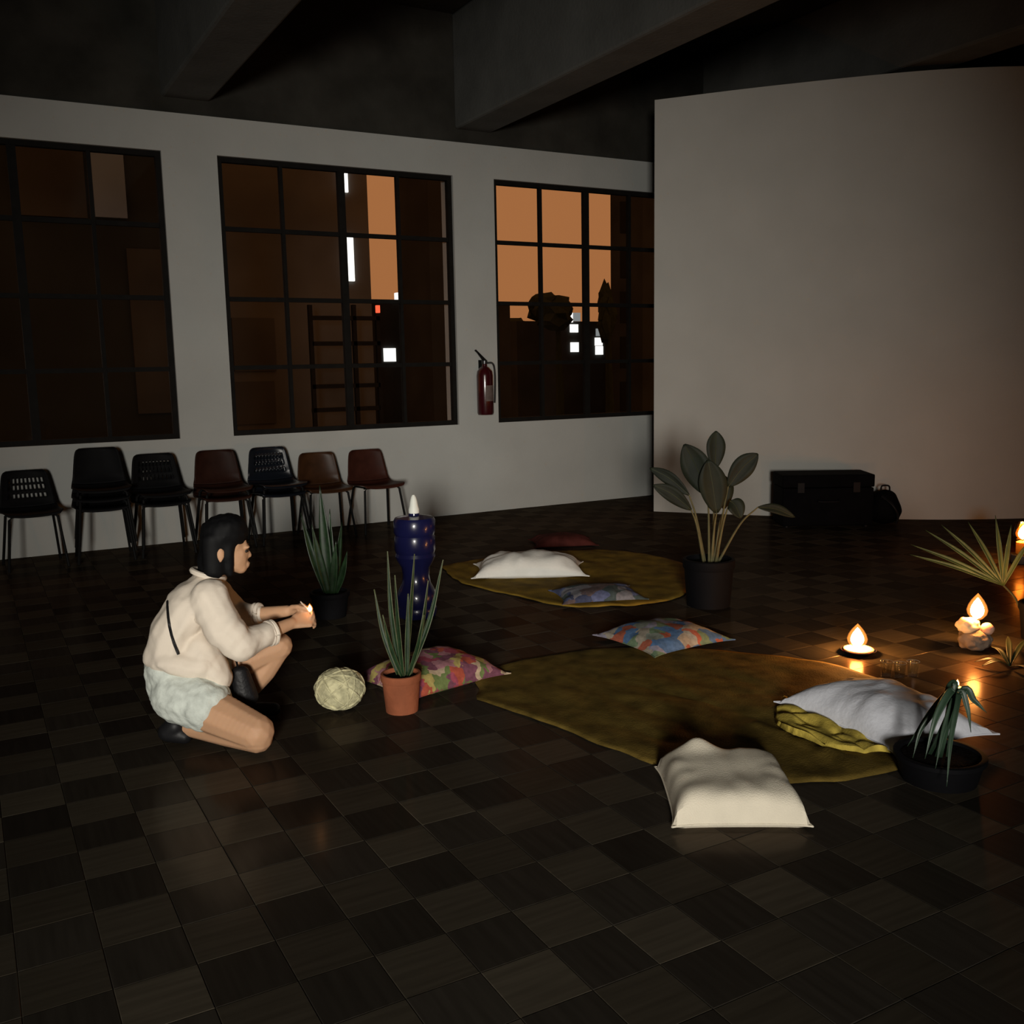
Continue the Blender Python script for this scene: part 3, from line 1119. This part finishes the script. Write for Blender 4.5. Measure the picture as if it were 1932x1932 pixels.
# broad-leaved plant in a black pot by the far cloth
bo = (4.03, 4.70)
BO = Vector((bo[0], bo[1], 0))
bp_ = thing('banana_plant', 'broad leaved plant in a black pot in front of the white partition', 'potted plant', (bo[0], bo[1], 0))
pot(bp_, 0.158, 0.135, 0.30, M_BLACKPOT)
tw = Vector((-bo[0], -bo[1], 0)).normalized()
sdv = Vector((-tw.y, tw.x, 0))
for (u0, ub, vb, ut, vt, wd, back, ang) in [
        (1345, 1349, 885, 1351, 813, 0.050, 0.05, 0.2),
        (1338, 1336, 935, 1291, 838, 0.075, -0.03, -0.2),
        (1352, 1374, 918, 1430, 856, 0.056, 0.02, 0.3),
        (1330, 1300, 934, 1226, 883, 0.035, 0.06, -0.5),
        (1328, 1304, 962, 1232, 915, 0.040, -0.08, -0.4),
        (1350, 1378, 945, 1398, 978, 0.045, -0.05, 0.2),
        (1342, 1352, 968, 1336, 868, 0.072, -0.06, 0.1),
        (1347, 1366, 960, 1362, 895, 0.055, 0.10, 0.4),
        (1355, 1430, 957, 1500, 976, 0.026, 0.10, 0.0)]:
    b = V(u0, 1068, bo, back * 0.3)
    b.z = 0.27
    j = V(ub, vb, bo, back)
    e = V(ut, vt, bo, back * 1.5)
    md = b.lerp(j, 0.55) + Vector((0, 0, 0.05)) - sdv * 0.0
    m = MB()
    cc = [q - BO for q in curve([b, md, j], 6)]
    m.tube(cc, [0.009 - 0.005 * k / (len(cc) - 1) for k in range(len(cc))], 7)
    m.build('leaf_stalk', M_STALK, bp_)
    mid = j.lerp(e, 0.5) + Vector((0, 0, 0.02))
    lf = solidify(leaf_strip([j, mid, e], wd * 1.2, tw + sdv * ang + Vector((0, 0, 0.35)), lance, 0.25, 7, BO).build('leaf', M_BANANA, bp_), 0.002, 0)
    m = MB()
    m.tube([q - BO for q in curve([j, mid, e], 5)], [0.003] * 10 + [0.001], 5)
    m.build('midrib', mat('dark_midrib', (0.035, 0.04, 0.02), 0.6, 0.2), lf)

# fan palm leaf in a pot at the picture edge
po = (5.02, 3.12)
PO = Vector((po[0], po[1], 0))
pp = thing('fan_palm', 'fan palm leaf with long narrow fingers beyond the stone candle', 'potted plant', (po[0], po[1], 0))
pot(pp, 0.12, 0.10, 0.2, M_BLACKPOT)
tw = Vector((-po[0], -po[1], 0)).normalized()
sdv = Vector((-tw.y, tw.x, 0))
hub = V(1893, 1104, po, 0.0)
m = MB()
m.tube([q - PO for q in curve([Vector((po[0], po[1], 0.18)), V(1932, 1158, po, 0.0), V(1915, 1128, po, 0), hub], 6)], 0.006, 7)
m.build('stalk', mat('dark_stalk', (0.02, 0.025, 0.012), 0.6, 0.3), pp)
for (ut, vt, back) in [(1716, 1046, -0.02), (1718, 1027, 0.0), (1746, 1000, 0.02), (1776, 990, 0.03), (1826, 984, 0.06), (1878, 972, 0.05), (1908, 990, 0.02), (1950, 1010, 0.0)]:
    e = V(ut, vt, po, back)
    mid = hub.lerp(e, 0.5) + Vector((0, 0, 0.012))
    lf = solidify(leaf_strip([hub, mid, e], 0.0125, tw + Vector((0, 0, 0.7)), ribbon, 0.45, 7, PO).build('leaf_finger', M_PALM, pp), 0.0015, 0)

# strap-leaved plant in a black pot, front right
so = (3.0, 2.22)
SO = Vector((so[0], so[1], 0))
sp = thing('strap_leaf_plant', 'drooping strap leaved plant in a black pot in front of the bluish white pillow', 'potted plant', (so[0], so[1], 0))
pot(sp, 0.155, 0.13, 0.10, M_BLACKPOT)
tw = Vector((-so[0], -so[1], 0)).normalized()
for (u1, v1, u2, v2, u3, v3, back, wd) in [
        (1795, 1310, 1755, 1345, 1712, 1408, -0.05, 0.011), (1798, 1306, 1768, 1350, 1745, 1432, -0.18, 0.013), (1808, 1310, 1795, 1390, 1786, 1484, -0.26, 0.009),
        (1800, 1320, 1780, 1380, 1765, 1450, -0.2, 0.009), (1815, 1305, 1838, 1322, 1862, 1345, 0.0, 0.012), (1802, 1300, 1790, 1295, 1778, 1330, 0.05, 0.010),
        (1810, 1308, 1825, 1335, 1832, 1382, -0.03, 0.010), (1796, 1318, 1742, 1370, 1722, 1430, -0.1, 0.009)]:
    b = Vector((so[0] + random.uniform(-0.03, 0.03), so[1] + random.uniform(-0.03, 0.03), 0.09))
    pts = [b, V(u1, v1, so, back * 0.3), V(u2, v2, so, back * 0.7), V(u3, v3, so, back)]
    solidify(leaf_strip(pts, wd, tw + Vector((0, 0, 0.8)), ribbon, 0.3, 7, SO).build('leaf', M_STRAP, sp), 0.0015, 0)

# cut palm leaves lying on the floor by the stone candle
fo = F(1905, 1262)
fl_ = thing('cut_leaf', 'dark cut palm leaf lying on the floor below the stone candle', 'leaf', (fo.x, fo.y, 0))
for (ut, vt, h) in [(1838, 1256, 0.02), (1852, 1268, 0.03), (1870, 1238, 0.05), (1940, 1225, 0.06), (1900, 1225, 0.07), (1960, 1290, 0.03)]:
    e = F(ut, vt)
    e.z = h
    b = Vector((fo.x, fo.y, 0.012))
    mid = b.lerp(e, 0.5) + Vector((0, 0, 0.025))
    solidify(leaf_strip([b, mid, e], 0.014, (0, 0, 1), lance, 0.3, 6, Vector((fo.x, fo.y, 0))).build('leaf_finger', mat('dark_leaf', (0.02, 0.03, 0.014), 0.5, 0.3, 0.3, 12), fl_), 0.0015, 0)

# ================================================================== blue bottle with a white tip
bb = thing('water_bottle', 'translucent dark blue water bottle with a pointed white cap', 'bottle', (2.36, 5.47, 0))
M_BLUE = mat('blue_plastic', (0.008, 0.009, 0.05), 0.28, 0.3, 0.2, 6, trans=0.15, coat=0.5)
mb = MB()
mb.lathe([(0.05, 0), (0.112, 0.0), (0.122, 0.015), (0.124, 0.05), (0.118, 0.065), (0.124, 0.08), (0.124, 0.14), (0.108, 0.175), (0.090, 0.21), (0.082, 0.26), (0.088, 0.31),
          (0.112, 0.35), (0.124, 0.38), (0.118, 0.40), (0.126, 0.42), (0.126, 0.49), (0.120, 0.51), (0.128, 0.53), (0.128, 0.60), (0.118, 0.618), (0.06, 0.628), (0.034, 0.632), (0.032, 0.645)], 36)
mb.build('body', M_BLUE, bb)
mb = MB()
mb.lathe([(0.030, 0.642), (0.033, 0.645), (0.033, 0.668), (0.028, 0.685), (0.022, 0.72), (0.015, 0.745), (0.006, 0.757)], 20)
mb.build('cap', mat('white_cap', (0.72, 0.74, 0.68), 0.5, 0.3, 0.05), bb)

# ================================================================== black case and bag by the partition
cs = thing('equipment_case', 'black equipment case standing against the white partition', 'case', (6.93, 6.50, 0), math.atan2(-0.52, 0.85))
M_CASE = mat('black_case', (0.0025, 0.0025, 0.003), 0.8, 0.05, 0.2)
M_TRIM = mat('case_trim', (0.005, 0.005, 0.006), 0.5, 0.15, 0.1)
mb = MB()
mb.box(-0.41, 0.41, -0.2, 0.2, 0.02, 0.37)
o = mb.build('body', M_CASE, cs, smooth=False)
mb = MB()
mb.box(-0.415, 0.415, -0.205, 0.205, 0.375, 0.49)
o2 = mb.build('lid', M_CASE, cs, smooth=False)
for q in (o, o2):
    bv = q.modifiers.new('bevel', 'BEVEL'); bv.width = 0.012; bv.segments = 2
for sx in (-0.25, 0.25):
    mb = MB()
    mb.box(sx - 0.03, sx + 0.03, -0.215, -0.2, 0.33, 0.42)
    mb.build('latch', M_TRIM, cs, smooth=False)
mb = MB()
mb.tube(curve([(-0.09, -0.2, 0.26), (-0.08, -0.235, 0.25), (0.08, -0.235, 0.25), (0.09, -0.2, 0.26)], 5), 0.01, 8)
mb.build('handle', M_TRIM, cs)
for sx in (-0.36, 0.36):
    for sy in (-0.15, 0.15):
        mb = MB()
        mb.lathe([(0.02, 0), (0.025, 0.005), (0.025, 0.022)], 12, Matrix.Translation((sx, sy, 0)))
        mb.build('foot', M_TRIM, cs)

bgp = thing('backpack', 'soft black backpack leaning beside the equipment case', 'bag', (7.40, 6.18, 0), -0.6)
me = blob(limb([(0, 0, 0.13), (0.0, 0.0, 0.25)], [(0.16, 0.12, 0.13), (0.11, 0.10, 0.08)]), 0.012, 8)
mesh_obj('body', me, M_CASE, bgp)
mb = MB()
mb.tube(curve([(-0.06, -0.10, 0.28), (0.03, -0.14, 0.2), (0.08, -0.14, 0.1), (0.07, -0.13, 0.03)], 6), 0.012, 8)
mb.build('strap', M_TRIM, bgp)
mb = MB()
mb.tube(curve([(-0.04, 0, 0.315), (-0.03, 0, 0.36), (0.03, 0, 0.36), (0.04, 0, 0.315)], 5), 0.008, 8)
mb.build('carry_loop', M_TRIM, bgp)

# ================================================================== candles
M_FLAME = flame_mat('flame_core', (1.0, 0.48, 0.13), 130)
M_WAX = mat('candle_wax', (0.80, 0.66, 0.42), 0.5, 0.3, 0.06, 10, sss=0.5)
M_STONE = mat('rough_stone', (0.20, 0.155, 0.12), 0.9, 0.1, 0.3, 14, 0.5, 40)
M_WICK = mat('wick', (0.01, 0.008, 0.006), 0.9, 0.05)
_mant = bpy.data.materials.new('flame_mantle')
_mant.use_nodes = True
_t = _mant.node_tree
_t.nodes.clear()
_e = _t.nodes.new('ShaderNodeEmission'); _e.inputs['Color'].default_value = (1.0, 0.30, 0.05, 1); _e.inputs['Strength'].default_value = 2.2
_tr = _t.nodes.new('ShaderNodeBsdfTransparent')
_lw = _t.nodes.new('ShaderNodeLayerWeight'); _lw.inputs['Blend'].default_value = 0.35
_mr = _t.nodes.new('ShaderNodeMapRange'); _mr.inputs['From Min'].default_value = 0.0; _mr.inputs['From Max'].default_value = 0.9
_mr.inputs['To Min'].default_value = 0.55; _mr.inputs['To Max'].default_value = 0.0
_mx = _t.nodes.new('ShaderNodeMixShader'); _o = _t.nodes.new('ShaderNodeOutputMaterial')
_t.links.new(_lw.outputs['Facing'], _mr.inputs['Value']); _t.links.new(_mr.outputs[0], _mx.inputs['Fac'])
_t.links.new(_tr.outputs[0], _mx.inputs[1]); _t.links.new(_e.outputs[0], _mx.inputs[2]); _t.links.new(_mx.outputs[0], _o.inputs['Surface'])


def flame(parent, loc, h, r, watts, core=None):
    prof = [(0.0015, 0), (0.55, 0.10), (0.9, 0.25), (1.0, 0.40), (0.86, 0.58), (0.58, 0.76), (0.27, 0.9), (0.02, 1.0)]
    m = MB()
    m.lathe([(max(0.0008, a * r), b * h) for a, b in prof], 16, Matrix.Translation(loc))
    fo_ = m.build('flame', core or M_FLAME, parent)
    m = MB()
    m.lathe([(max(0.0008, a * r * 1.55), b * h * 1.3 - h * 0.1) for a, b in prof], 16, Matrix.Translation(loc))
    m.build('flame_mantle', _mant, fo_)
    m = MB()
    m.tube([(loc[0], loc[1], loc[2] - 0.012), (loc[0], loc[1], loc[2] + 0.01)], 0.0015, 6)
    m.build('wick', M_WICK, parent)
    l = bpy.data.lights.new('flame_light', 'POINT')
    l.energy = watts
    l.color = (1.0, 0.34, 0.07)
    l.shadow_soft_size = r * 0.9
    lo_ = bpy.data.objects.new('flame_light', l)
    COL.objects.link(lo_)
    lo_.parent = parent
    lo_.location = (loc[0], loc[1], loc[2] + h * 0.45)
    l.use_shadow = True


c1 = thing('saucer_candle', 'lit candle in a low dark saucer beyond the bluish white pillow', 'candle', (3.985, 3.46, 0))
mb = MB()
mb.lathe([(0.03, 0), (0.05, 0.0), (0.082, 0.012), (0.090, 0.020), (0.090, 0.023), (0.082, 0.018), (0.05, 0.008), (0.004, 0.007)], 32)
mb.build('saucer', mat('dark_saucer', (0.015, 0.01, 0.008), 0.3, 0.5), c1)
mb = MB()
mb.lathe([(0.05, 0.009), (0.074, 0.017), (0.076, 0.027), (0.060, 0.032), (0.03, 0.030), (0.004, 0.029)], 28, None, 0, 0.04)
mb.build('wax', M_WAX, c1)
flame(c1, (-0.012, 0, 0.036), 0.105, 0.034, 17)

c2 = thing('stone_candle', 'lit candle with a tall flame on a round rough stone', 'candle', (4.54, 3.19, 0))
mb = MB()
mb.ball((0.005, 0, 0.055), (0.085, 0.08, 0.06), 4, 0.18, 1.0, 2.5)
mb.build('stone', M_STONE, c2)
tw = Vector((-4.54, -3.19, 0)).normalized()
sdv = Vector((-tw.y, tw.x, 0))     # picture right is minus sdv or plus; checked below
if sdv.dot(RIGHT) < 0:
    sdv = -sdv
mb = MB()
q = -sdv * 0.03
mb.ball((q.x, q.y, 0.128), (0.062, 0.055, 0.042), 4, 0.22, 4.0, 2.2)
mb.build('wax', M_WAX, c2)
mb = MB()
q = sdv * 0.062
mb.ball((q.x, q.y, 0.118), (0.034, 0.034, 0.032), 3, 0.1, 2.0, 2.0)
mb.build('wax_ball', mat('pink_wax', (0.7, 0.42, 0.30), 0.5, 0.3, 0.05, 10, sss=0.3), c2)
q = sdv * 0.01
flame(c2, (q.x, q.y, 0.165), 0.115, 0.034, 20)

# amber lantern at the picture edge
lo2 = V(1932, 1062, (6.75, 4.42))
la = thing('amber_lantern', 'glowing amber glass lantern cut by the picture edge', 'lantern', (6.80, 4.42, 0))
M_AMB = pane_mat('amber_glass', (0.95, 0.55, 0.18), 0.05)
mb = MB()
mb.lathe([(0.03, 0), (0.07, 0), (0.075, 0.01), (0.075, 0.06), (0.07, 0.065), (0.004, 0.066)], 24)
mb.build('base', mat('lantern_base', (0.06, 0.055, 0.05), 0.5, 0.4), la)
mb = MB()
mb.lathe([(0.068, 0.066), (0.08, 0.10), (0.082, 0.2), (0.07, 0.27), (0.062, 0.30)], 24, caps=False)
o = mb.build('glass', M_AMB, la)
mb = MB()
mb.lathe([(0.01, 0.067), (0.04, 0.067), (0.042, 0.07), (0.042, 0.155), (0.03, 0.162), (0.004, 0.160)], 20)
mb.build('candle', M_WAX, la)
mb = MB()
mb.lathe([(0.066, 0.30), (0.070, 0.303), (0.070, 0.335), (0.04, 0.34), (0.035, 0.342)], 24)
flame(la, (0, 0, 0.175), 0.11, 0.033, 4.0)

# tealight behind the strap-leaved plant
tl = thing('tealight', 'tiny burning tealight at the corner of the bluish white pillow', 'candle', (3.905, 2.815, 0))
mb = MB()
mb.lathe([(0.015, 0), (0.02, 0.0), (0.020, 0.016), (0.0185, 0.016), (0.018, 0.004), (0.002, 0.004)], 20)
mb.build('cup', mat('tealight_cup', (0.6, 0.6, 0.62), 0.3, 0.5, 0.05, metal=1.0), tl)
mb = MB()
mb.lathe([(0.002, 0.004), (0.0175, 0.004), (0.0175, 0.012), (0.002, 0.012)], 20)
mb.build('wax', M_WAX, tl)
flame(tl, (0, 0, 0.018), 0.03, 0.007, 0.12)

# three small drinking glasses behind the pillow
M_CLEAR = pane_mat('clear_glass', (0.94, 0.95, 0.96), 0.10)
for (u, v, lb) in ((1672, 1276, 'small clear glass nearest the saucer candle'), (1697, 1279, 'small clear glass between the two others behind the pillow'), (1722, 1276, 'small clear glass farthest from the saucer candle')):
    q = F(u, v)
    g = thing('drinking_glass', lb, 'glass', (q.x, q.y, 0), 0, 'glasses behind the pillow')
    mb = MB()
    mb.lathe([(0.02, 0.002), (0.024, 0.0), (0.030, 0.072), (0.0305, 0.075), (0.0285, 0.075), (0.0225, 0.010), (0.002, 0.009)], 24)
    mb.build('tumbler', M_CLEAR, g)
    mb = MB()
    mb.lathe([(0.029, 0.0735), (0.0305, 0.0755), (0.0285, 0.0755)], 24, caps=False)
    mb.build('rim', mat('glass_rim', (0.7, 0.72, 0.75), 0.1, 0.8, 0.02, metal=0.7), g)

# ================================================================== the crouching person
o0 = Vector((0.80, 4.10, 0))
nn = o0.normalized()
rzp = math.atan2(-nn.x, nn.y)      # local +X = picture right, local +Y = away from the viewer
per = thing('person', 'crouching person in white shirt and pale shorts lighting a match', 'person', (o0.x, o0.y, 0), rzp)
M_SKIN = mat('skin', (0.50, 0.29, 0.17), 0.6, 0.3, 0.06, 10, sss=0.15)
M_HAIR = mat('black_hair', (0.004, 0.004, 0.0045), 0.6, 0.12, 0.1)
M_SHIRT = mat('white_shirt', (0.70, 0.62, 0.52), 0.85, 0.1, 0.05, 6, 0.15, 40)
M_SHORT = mat('pale_shorts', (0.56, 0.60, 0.55), 0.85, 0.1, 0.14, 30, 0.3, 70)
M_SHOE = mat('black_shoe', (0.008, 0.008, 0.009), 0.5, 0.3, 0.1)

S = []
# torso, neck, head
S += limb([(-0.12, 0, 0.22), (-0.115, 0, 0.40), (-0.03, 0, 0.57), (0.025, 0, 0.645)], [(0.11, 0.145, 0.10), (0.09, 0.12, 0.09), (0.095, 0.14, 0.09), (0.06, 0.11, 0.05)])
S += limb([(0.035, 0, 0.66), (0.085, 0, 0.75)], [0.048, 0.045])
S += [((0.105, 0, 0.815), (0.095, 0.075, 0.10)), ((0.145, 0, 0.775), (0.058, 0.06, 0.085)), ((0.165, 0, 0.715), (0.030, 0.038, 0.032)), ((0.15, 0, 0.735), (0.045, 0.05, 0.045))]
S += limb([(0.190, 0, 0.788), (0.203, 0, 0.760)], [0.010, 0.012])           # nose
S += [((0.194, 0, 0.727), (0.012, 0.02, 0.007)), ((0.192, 0, 0.715), (0.011, 0.018, 0.007))]   # lips
S += [((0.195, 0.028, 0.80), (0.012, 0.022, 0.008)), ((0.195, -0.028, 0.80), (0.012, 0.022, 0.008))]  # brows
for sy in (-1, 1):
    S += [((0.085, sy * 0.078, 0.785), (0.018, 0.010, 0.030)), ((0.085, sy * 0.079, 0.765), (0.010, 0.008, 0.014))]
# arms
Rw, Lw = (0.355, -0.050, 0.462), (0.350, 0.055, 0.492)
S += limb([(0.02, -0.145, 0.615), (0.12, -0.20, 0.43), Rw], [0.050, 0.040, 0.026])
S += limb([(0.03, 0.145, 0.615), (0.15, 0.20, 0.45), Lw], [0.050, 0.040, 0.026])
# legs: near knee on the floor, far knee raised
S += limb([(-0.10, -0.09, 0.21), (0.175, -0.30, 0.098)], [0.105, 0.074])
S += limb([(0.178, -0.30, 0.075), (0.07, -0.19, 0.072), (-0.10, -0.045, 0.070)], [0.064, 0.060, 0.040])
S += limb([(-0.10, -0.045, 0.070), (-0.15, -0.03, 0.045), (-0.10, -0.06, 0.025)], [0.038, 0.035, 0.022])
S += limb([(-0.10, 0.09, 0.21), (0.31, 0.11, 0.325)], [0.095, 0.062])
S += limb([(0.31, 0.11, 0.325), (0.24, 0.115, 0.22), (0.13, 0.12, 0.085)], [0.058, 0.056, 0.036])
S += limb([(0.12, 0.12, 0.06), (0.20, 0.125, 0.03), (0.26, 0.13, 0.025)], [0.036, 0.028, 0.022])


def hand(wrist, direction, up, side, curl, thumb_side):
    """palm and five bent fingers; up = back of the hand"""
    out = []
    w_ = Vector(wrist)
    d = Vector(direction).normalized()
    u = Vector(up).normalized()
    s = d.cross(u).normalized()
    u = s.cross(d)
    palm_c = w_ + d * 0.045
    for k in range(-2, 3):
        out += limb([w_ + s * 0.006 * k, w_ + d * 0.075 + s * 0.0165 * k], [0.014, 0.011], 0.5)
    lens = [0.034, 0.040, 0.037, 0.029]
    for k in range(4):
        base = w_ + d * 0.078 + s * (0.024 - 0.016 * k) * thumb_side
        q, a = base, 0.0
        pts = [q]
        for seg in range(3):
            a += curl[seg]
            dirn = d * math.cos(a) - u * math.sin(a)
            q = q + dirn * lens[k] * (1.0, 0.72, 0.6)[seg]
            pts.append(q)
        out += limb(pts, [0.0092, 0.0085, 0.0078, 0.0068], 0.5)
    tb = w_ + d * 0.028 + s * 0.026 * thumb_side
    t1 = tb + d * 0.028 + s * 0.018 * thumb_side - u * 0.012
    t2 = t1 + d * 0.026 - u * 0.012 + s * 0.004 * thumb_side
    t3 = t2 + d * 0.022 - u * 0.008 - s * 0.006 * thumb_side
    out += limb([tb, t1, t2, t3], [0.013, 0.0105, 0.0095, 0.0078], 0.5)
    return out


S += hand(Rw, (0.92, 0.30, 0.10), (-0.1, -0.75, 0.65), 1, (0.55, 0.75, 0.5), -1)
S += hand(Lw, (0.93, -0.28, 0.08), (-0.1, 0.75, 0.65), 1, (0.55, 0.75, 0.5), 1)
mesh_obj('body', blob(S, 0.0055, 3), M_SKIN, per)
# eyes
for sy in (-1, 1):
    mb = MB()
    mb.ball((0.190, sy * 0.028, 0.783), (0.010, 0.012, 0.008), 2)
    mb.build('eye', mat('eye_dark', (0.02, 0.015, 0.012), 0.2, 0.5), per)

# hair: cap of dark hair with a short side lock and a flat bun at the back
Hs = [((0.105, 0, 0.855), (0.100, 0.092, 0.085)), ((0.065, 0, 0.805), (0.062, 0.088, 0.10)), ((0.12, 0, 0.885), (0.085, 0.085, 0.058)),
      ((0.155, 0, 0.858), (0.055, 0.074, 0.045)), ((0.07, 0, 0.735), (0.05, 0.075, 0.06))]
for sy in (-1, 1):
    Hs += limb([(0.112, sy * 0.060, 0.86), (0.118, sy * 0.062, 0.78), (0.120, sy * 0.058, 0.70)], [(0.045, 0.022, 0.03), (0.026, 0.018, 0.03), (0.016, 0.012, 0.02)])
    Hs += limb([(0.065, sy * 0.058, 0.84), (0.058, sy * 0.060, 0.71)], [(0.05, 0.03, 0.04), (0.045, 0.025, 0.03)])
Hs += limb([(0.045, 0.0, 0.75), (0.03, 0.02, 0.69)], [0.055, 0.035])
hm = blob(Hs, 0.006, 12)
for vtx in hm.vertices:
    vtx.co += vtx.co.normalized() * 0.004 * noise.noise(Vector((vtx.co.x * 60, vtx.co.y * 60, vtx.co.z * 10)))
mesh_obj('hair', hm, M_HAIR, per)

# shirt: loose blouse, rolled sleeves
T = limb([(-0.145, 0, 0.36), (-0.115, 0, 0.46), (-0.035, 0, 0.57), (0.02, 0, 0.635)], [(0.098, 0.155, 0.07), (0.105, 0.155, 0.08), (0.115, 0.160, 0.09), (0.085, 0.135, 0.065)])
T += limb([(-0.13, -0.06, 0.37), (-0.03, -0.09, 0.34)], [(0.085, 0.115, 0.06), (0.08, 0.105, 0.07)])
T += limb([(-0.02, -0.04, 0.40), (0.045, -0.10, 0.285)], [(0.085, 0.13, 0.09), (0.06, 0.085, 0.07)])
T += limb([(-0.01, 0.04, 0.42), (0.02, 0.08, 0.33)], [(0.085, 0.11, 0.09), (0.07, 0.08, 0.06)])
T += limb([(0.03, -0.12, 0.615), (0.085, -0.19, 0.50), (0.135, -0.205, 0.435), (0.262, -0.115, 0.447)], [0.078, 0.082, 0.070, 0.050])
T += limb([(0.03, 0.12, 0.615), (0.10, 0.18, 0.52), (0.155, 0.195, 0.455), (0.225, 0.14, 0.470)], [0.078, 0.070, 0.062, 0.044])
T += [((0.03, 0, 0.675), (0.062, 0.075, 0.030))]
tm = blob(T, 0.0075, 4)
for vtx in tm.vertices:
    c = vtx.co
    k = 0.010 * noise.noise(Vector((c.x * 9 + c.z * 7, c.y * 7, c.z * 4 - c.x * 6))) + 0.006 * noise.noise(Vector((c.x * 24 - c.z * 12, c.y * 12, c.z * 14)))
    k += 0.006 * abs(noise.noise(Vector((c.x * 14 + c.z * 10, c.y * 5, 3.0))))
    vtx.co = c + vtx.normal * k
mesh_obj('shirt', tm, M_SHIRT, per)
# collar and rolled cuffs
mb = MB()
ring = [(0.035 + 0.062 * math.cos(a), 0.066 * math.sin(a), 0.692 + 0.022 * -math.cos(a)) for a in [2 * PI * k / 24 for k in range(25)]]
mb.tube(ring, 0.012, 8, False)
mb.build('collar', M_SHIRT, per)
for (c, ax, r) in (((0.268, -0.112, 0.447), Vector((0.93, 0.45, 0.06)), 0.045), ((0.232, 0.135, 0.471), Vector((0.85, -0.5, 0.1)), 0.040)):
    ax.normalize()
    a = ax.cross(Vector((0, 0, 1))).normalized()
    b = ax.cross(a)
    mb = MB()
    for off in (-0.012, 0.004):
        mb.tube([Vector(c) + ax * off + (a * math.cos(2 * PI * k / 20) + b * math.sin(2 * PI * k / 20)) * r for k in range(21)], 0.011, 8, False)
    mb.build('cuff', M_SHIRT, per)
# shorts
Q = limb([(-0.125, 0, 0.225), (-0.14, 0, 0.33)], [(0.115, 0.165, 0.105), (0.105, 0.152, 0.08)])
Q += limb([(-0.10, -0.085, 0.22), (-0.015, -0.155, 0.192)], [0.126, 0.116])
Q += limb([(-0.10, 0.085, 0.22), (0.04, 0.10, 0.262)], [0.122, 0.106])
qm = blob(Q, 0.0075, 4)
for vtx in qm.vertices:
    c = vtx.co
    vtx.co = c + vtx.normal * (0.006 * noise.noise(c * 18) + 0.004 * noise.noise(c * 40))
    if vtx.co.z < 0.02:
        vtx.co.z = 0.02
mesh_obj('shorts', qm, M_SHORT, per)
# shoes
for pts, rs in (([(-0.135, -0.06, 0.080), (-0.165, -0.05, 0.055), (-0.10, -0.075, 0.036)], [0.044, 0.042, 0.033]),
                ([(0.10, 0.12, 0.05), (0.17, 0.125, 0.042), (0.275, 0.13, 0.034)], [0.045, 0.040, 0.032])):
    sm = blob(limb(pts, rs), 0.007, 4)
    for vtx in sm.vertices:
        vtx.co.z = max(vtx.co.z, 0.003)
    mesh_obj('shoe', sm, M_SHOE, per)

# shoulder bag on the lap, strap across the back
bag = thing('shoulder_bag', 'small black shoulder bag hanging at the crouching person front', 'bag', (o0.x, o0.y, 0), rzp)
M_BAG = mat('black_leather', (0.007, 0.007, 0.008), 0.5, 0.3, 0.2, 20, 0.2, 80)
mesh_obj('body', blob(limb([(0.135, -0.055, 0.275), (0.150, -0.06, 0.165)], [(0.040, 0.030, 0.03), (0.058, 0.04, 0.045)]), 0.006, 4), M_BAG, bag)
mb = MB()
mb.tube(curve([(0.128, -0.06, 0.30), (0.118, -0.10, 0.36), (0.115, -0.16, 0.40)], 6), 0.005, 6)
mb.build('front_strap', M_BAG, bag)
# the back strap lies on the shirt: project points outward from the torso axis onto it
dgm = bmesh.new()
dgm.from_mesh(tm)
from mathutils.bvhtree import BVHTree
bvh = BVHTree.FromBMesh(dgm)
dgm.free()
pts = []
for k in range(15):
    s = k / 14
    x, z = -0.128 + 0.028 * s + 0.012 * math.sin(s * PI) * -1, 0.635 - 0.23 * s
    hit = bvh.ray_cast(Vector((x, -0.6, z)), Vector((0, 1, 0)))
    if hit[0] is not None:
        pts.append(hit[0] + Vector((0, -0.004, 0)))
if len(pts) > 2:
    mb = MB()
    mb.tube(pts, 0.006, 6)
    mb.build('back_strap', M_BAG, bag)

# burning match held in the hands
R3 = Matrix.Rotation(rzp, 3, 'Z')
mt = thing('match', 'burning match held in the crouching person hands', 'match', (o0.x, o0.y, 0), rzp)
mb = MB()
mb.tube([(0.400, -0.03, 0.548), (0.432, -0.028, 0.508)], 0.0028, 6)
mb.build('stick', mat('match_wood', (0.6, 0.5, 0.4), 0.7, 0.2, 0.1), mt)
flame(mt, (0.438, -0.03, 0.500), 0.030, 0.0085, 0.15, flame_mat('match_flame', (1.0, 0.78, 0.45), 9))
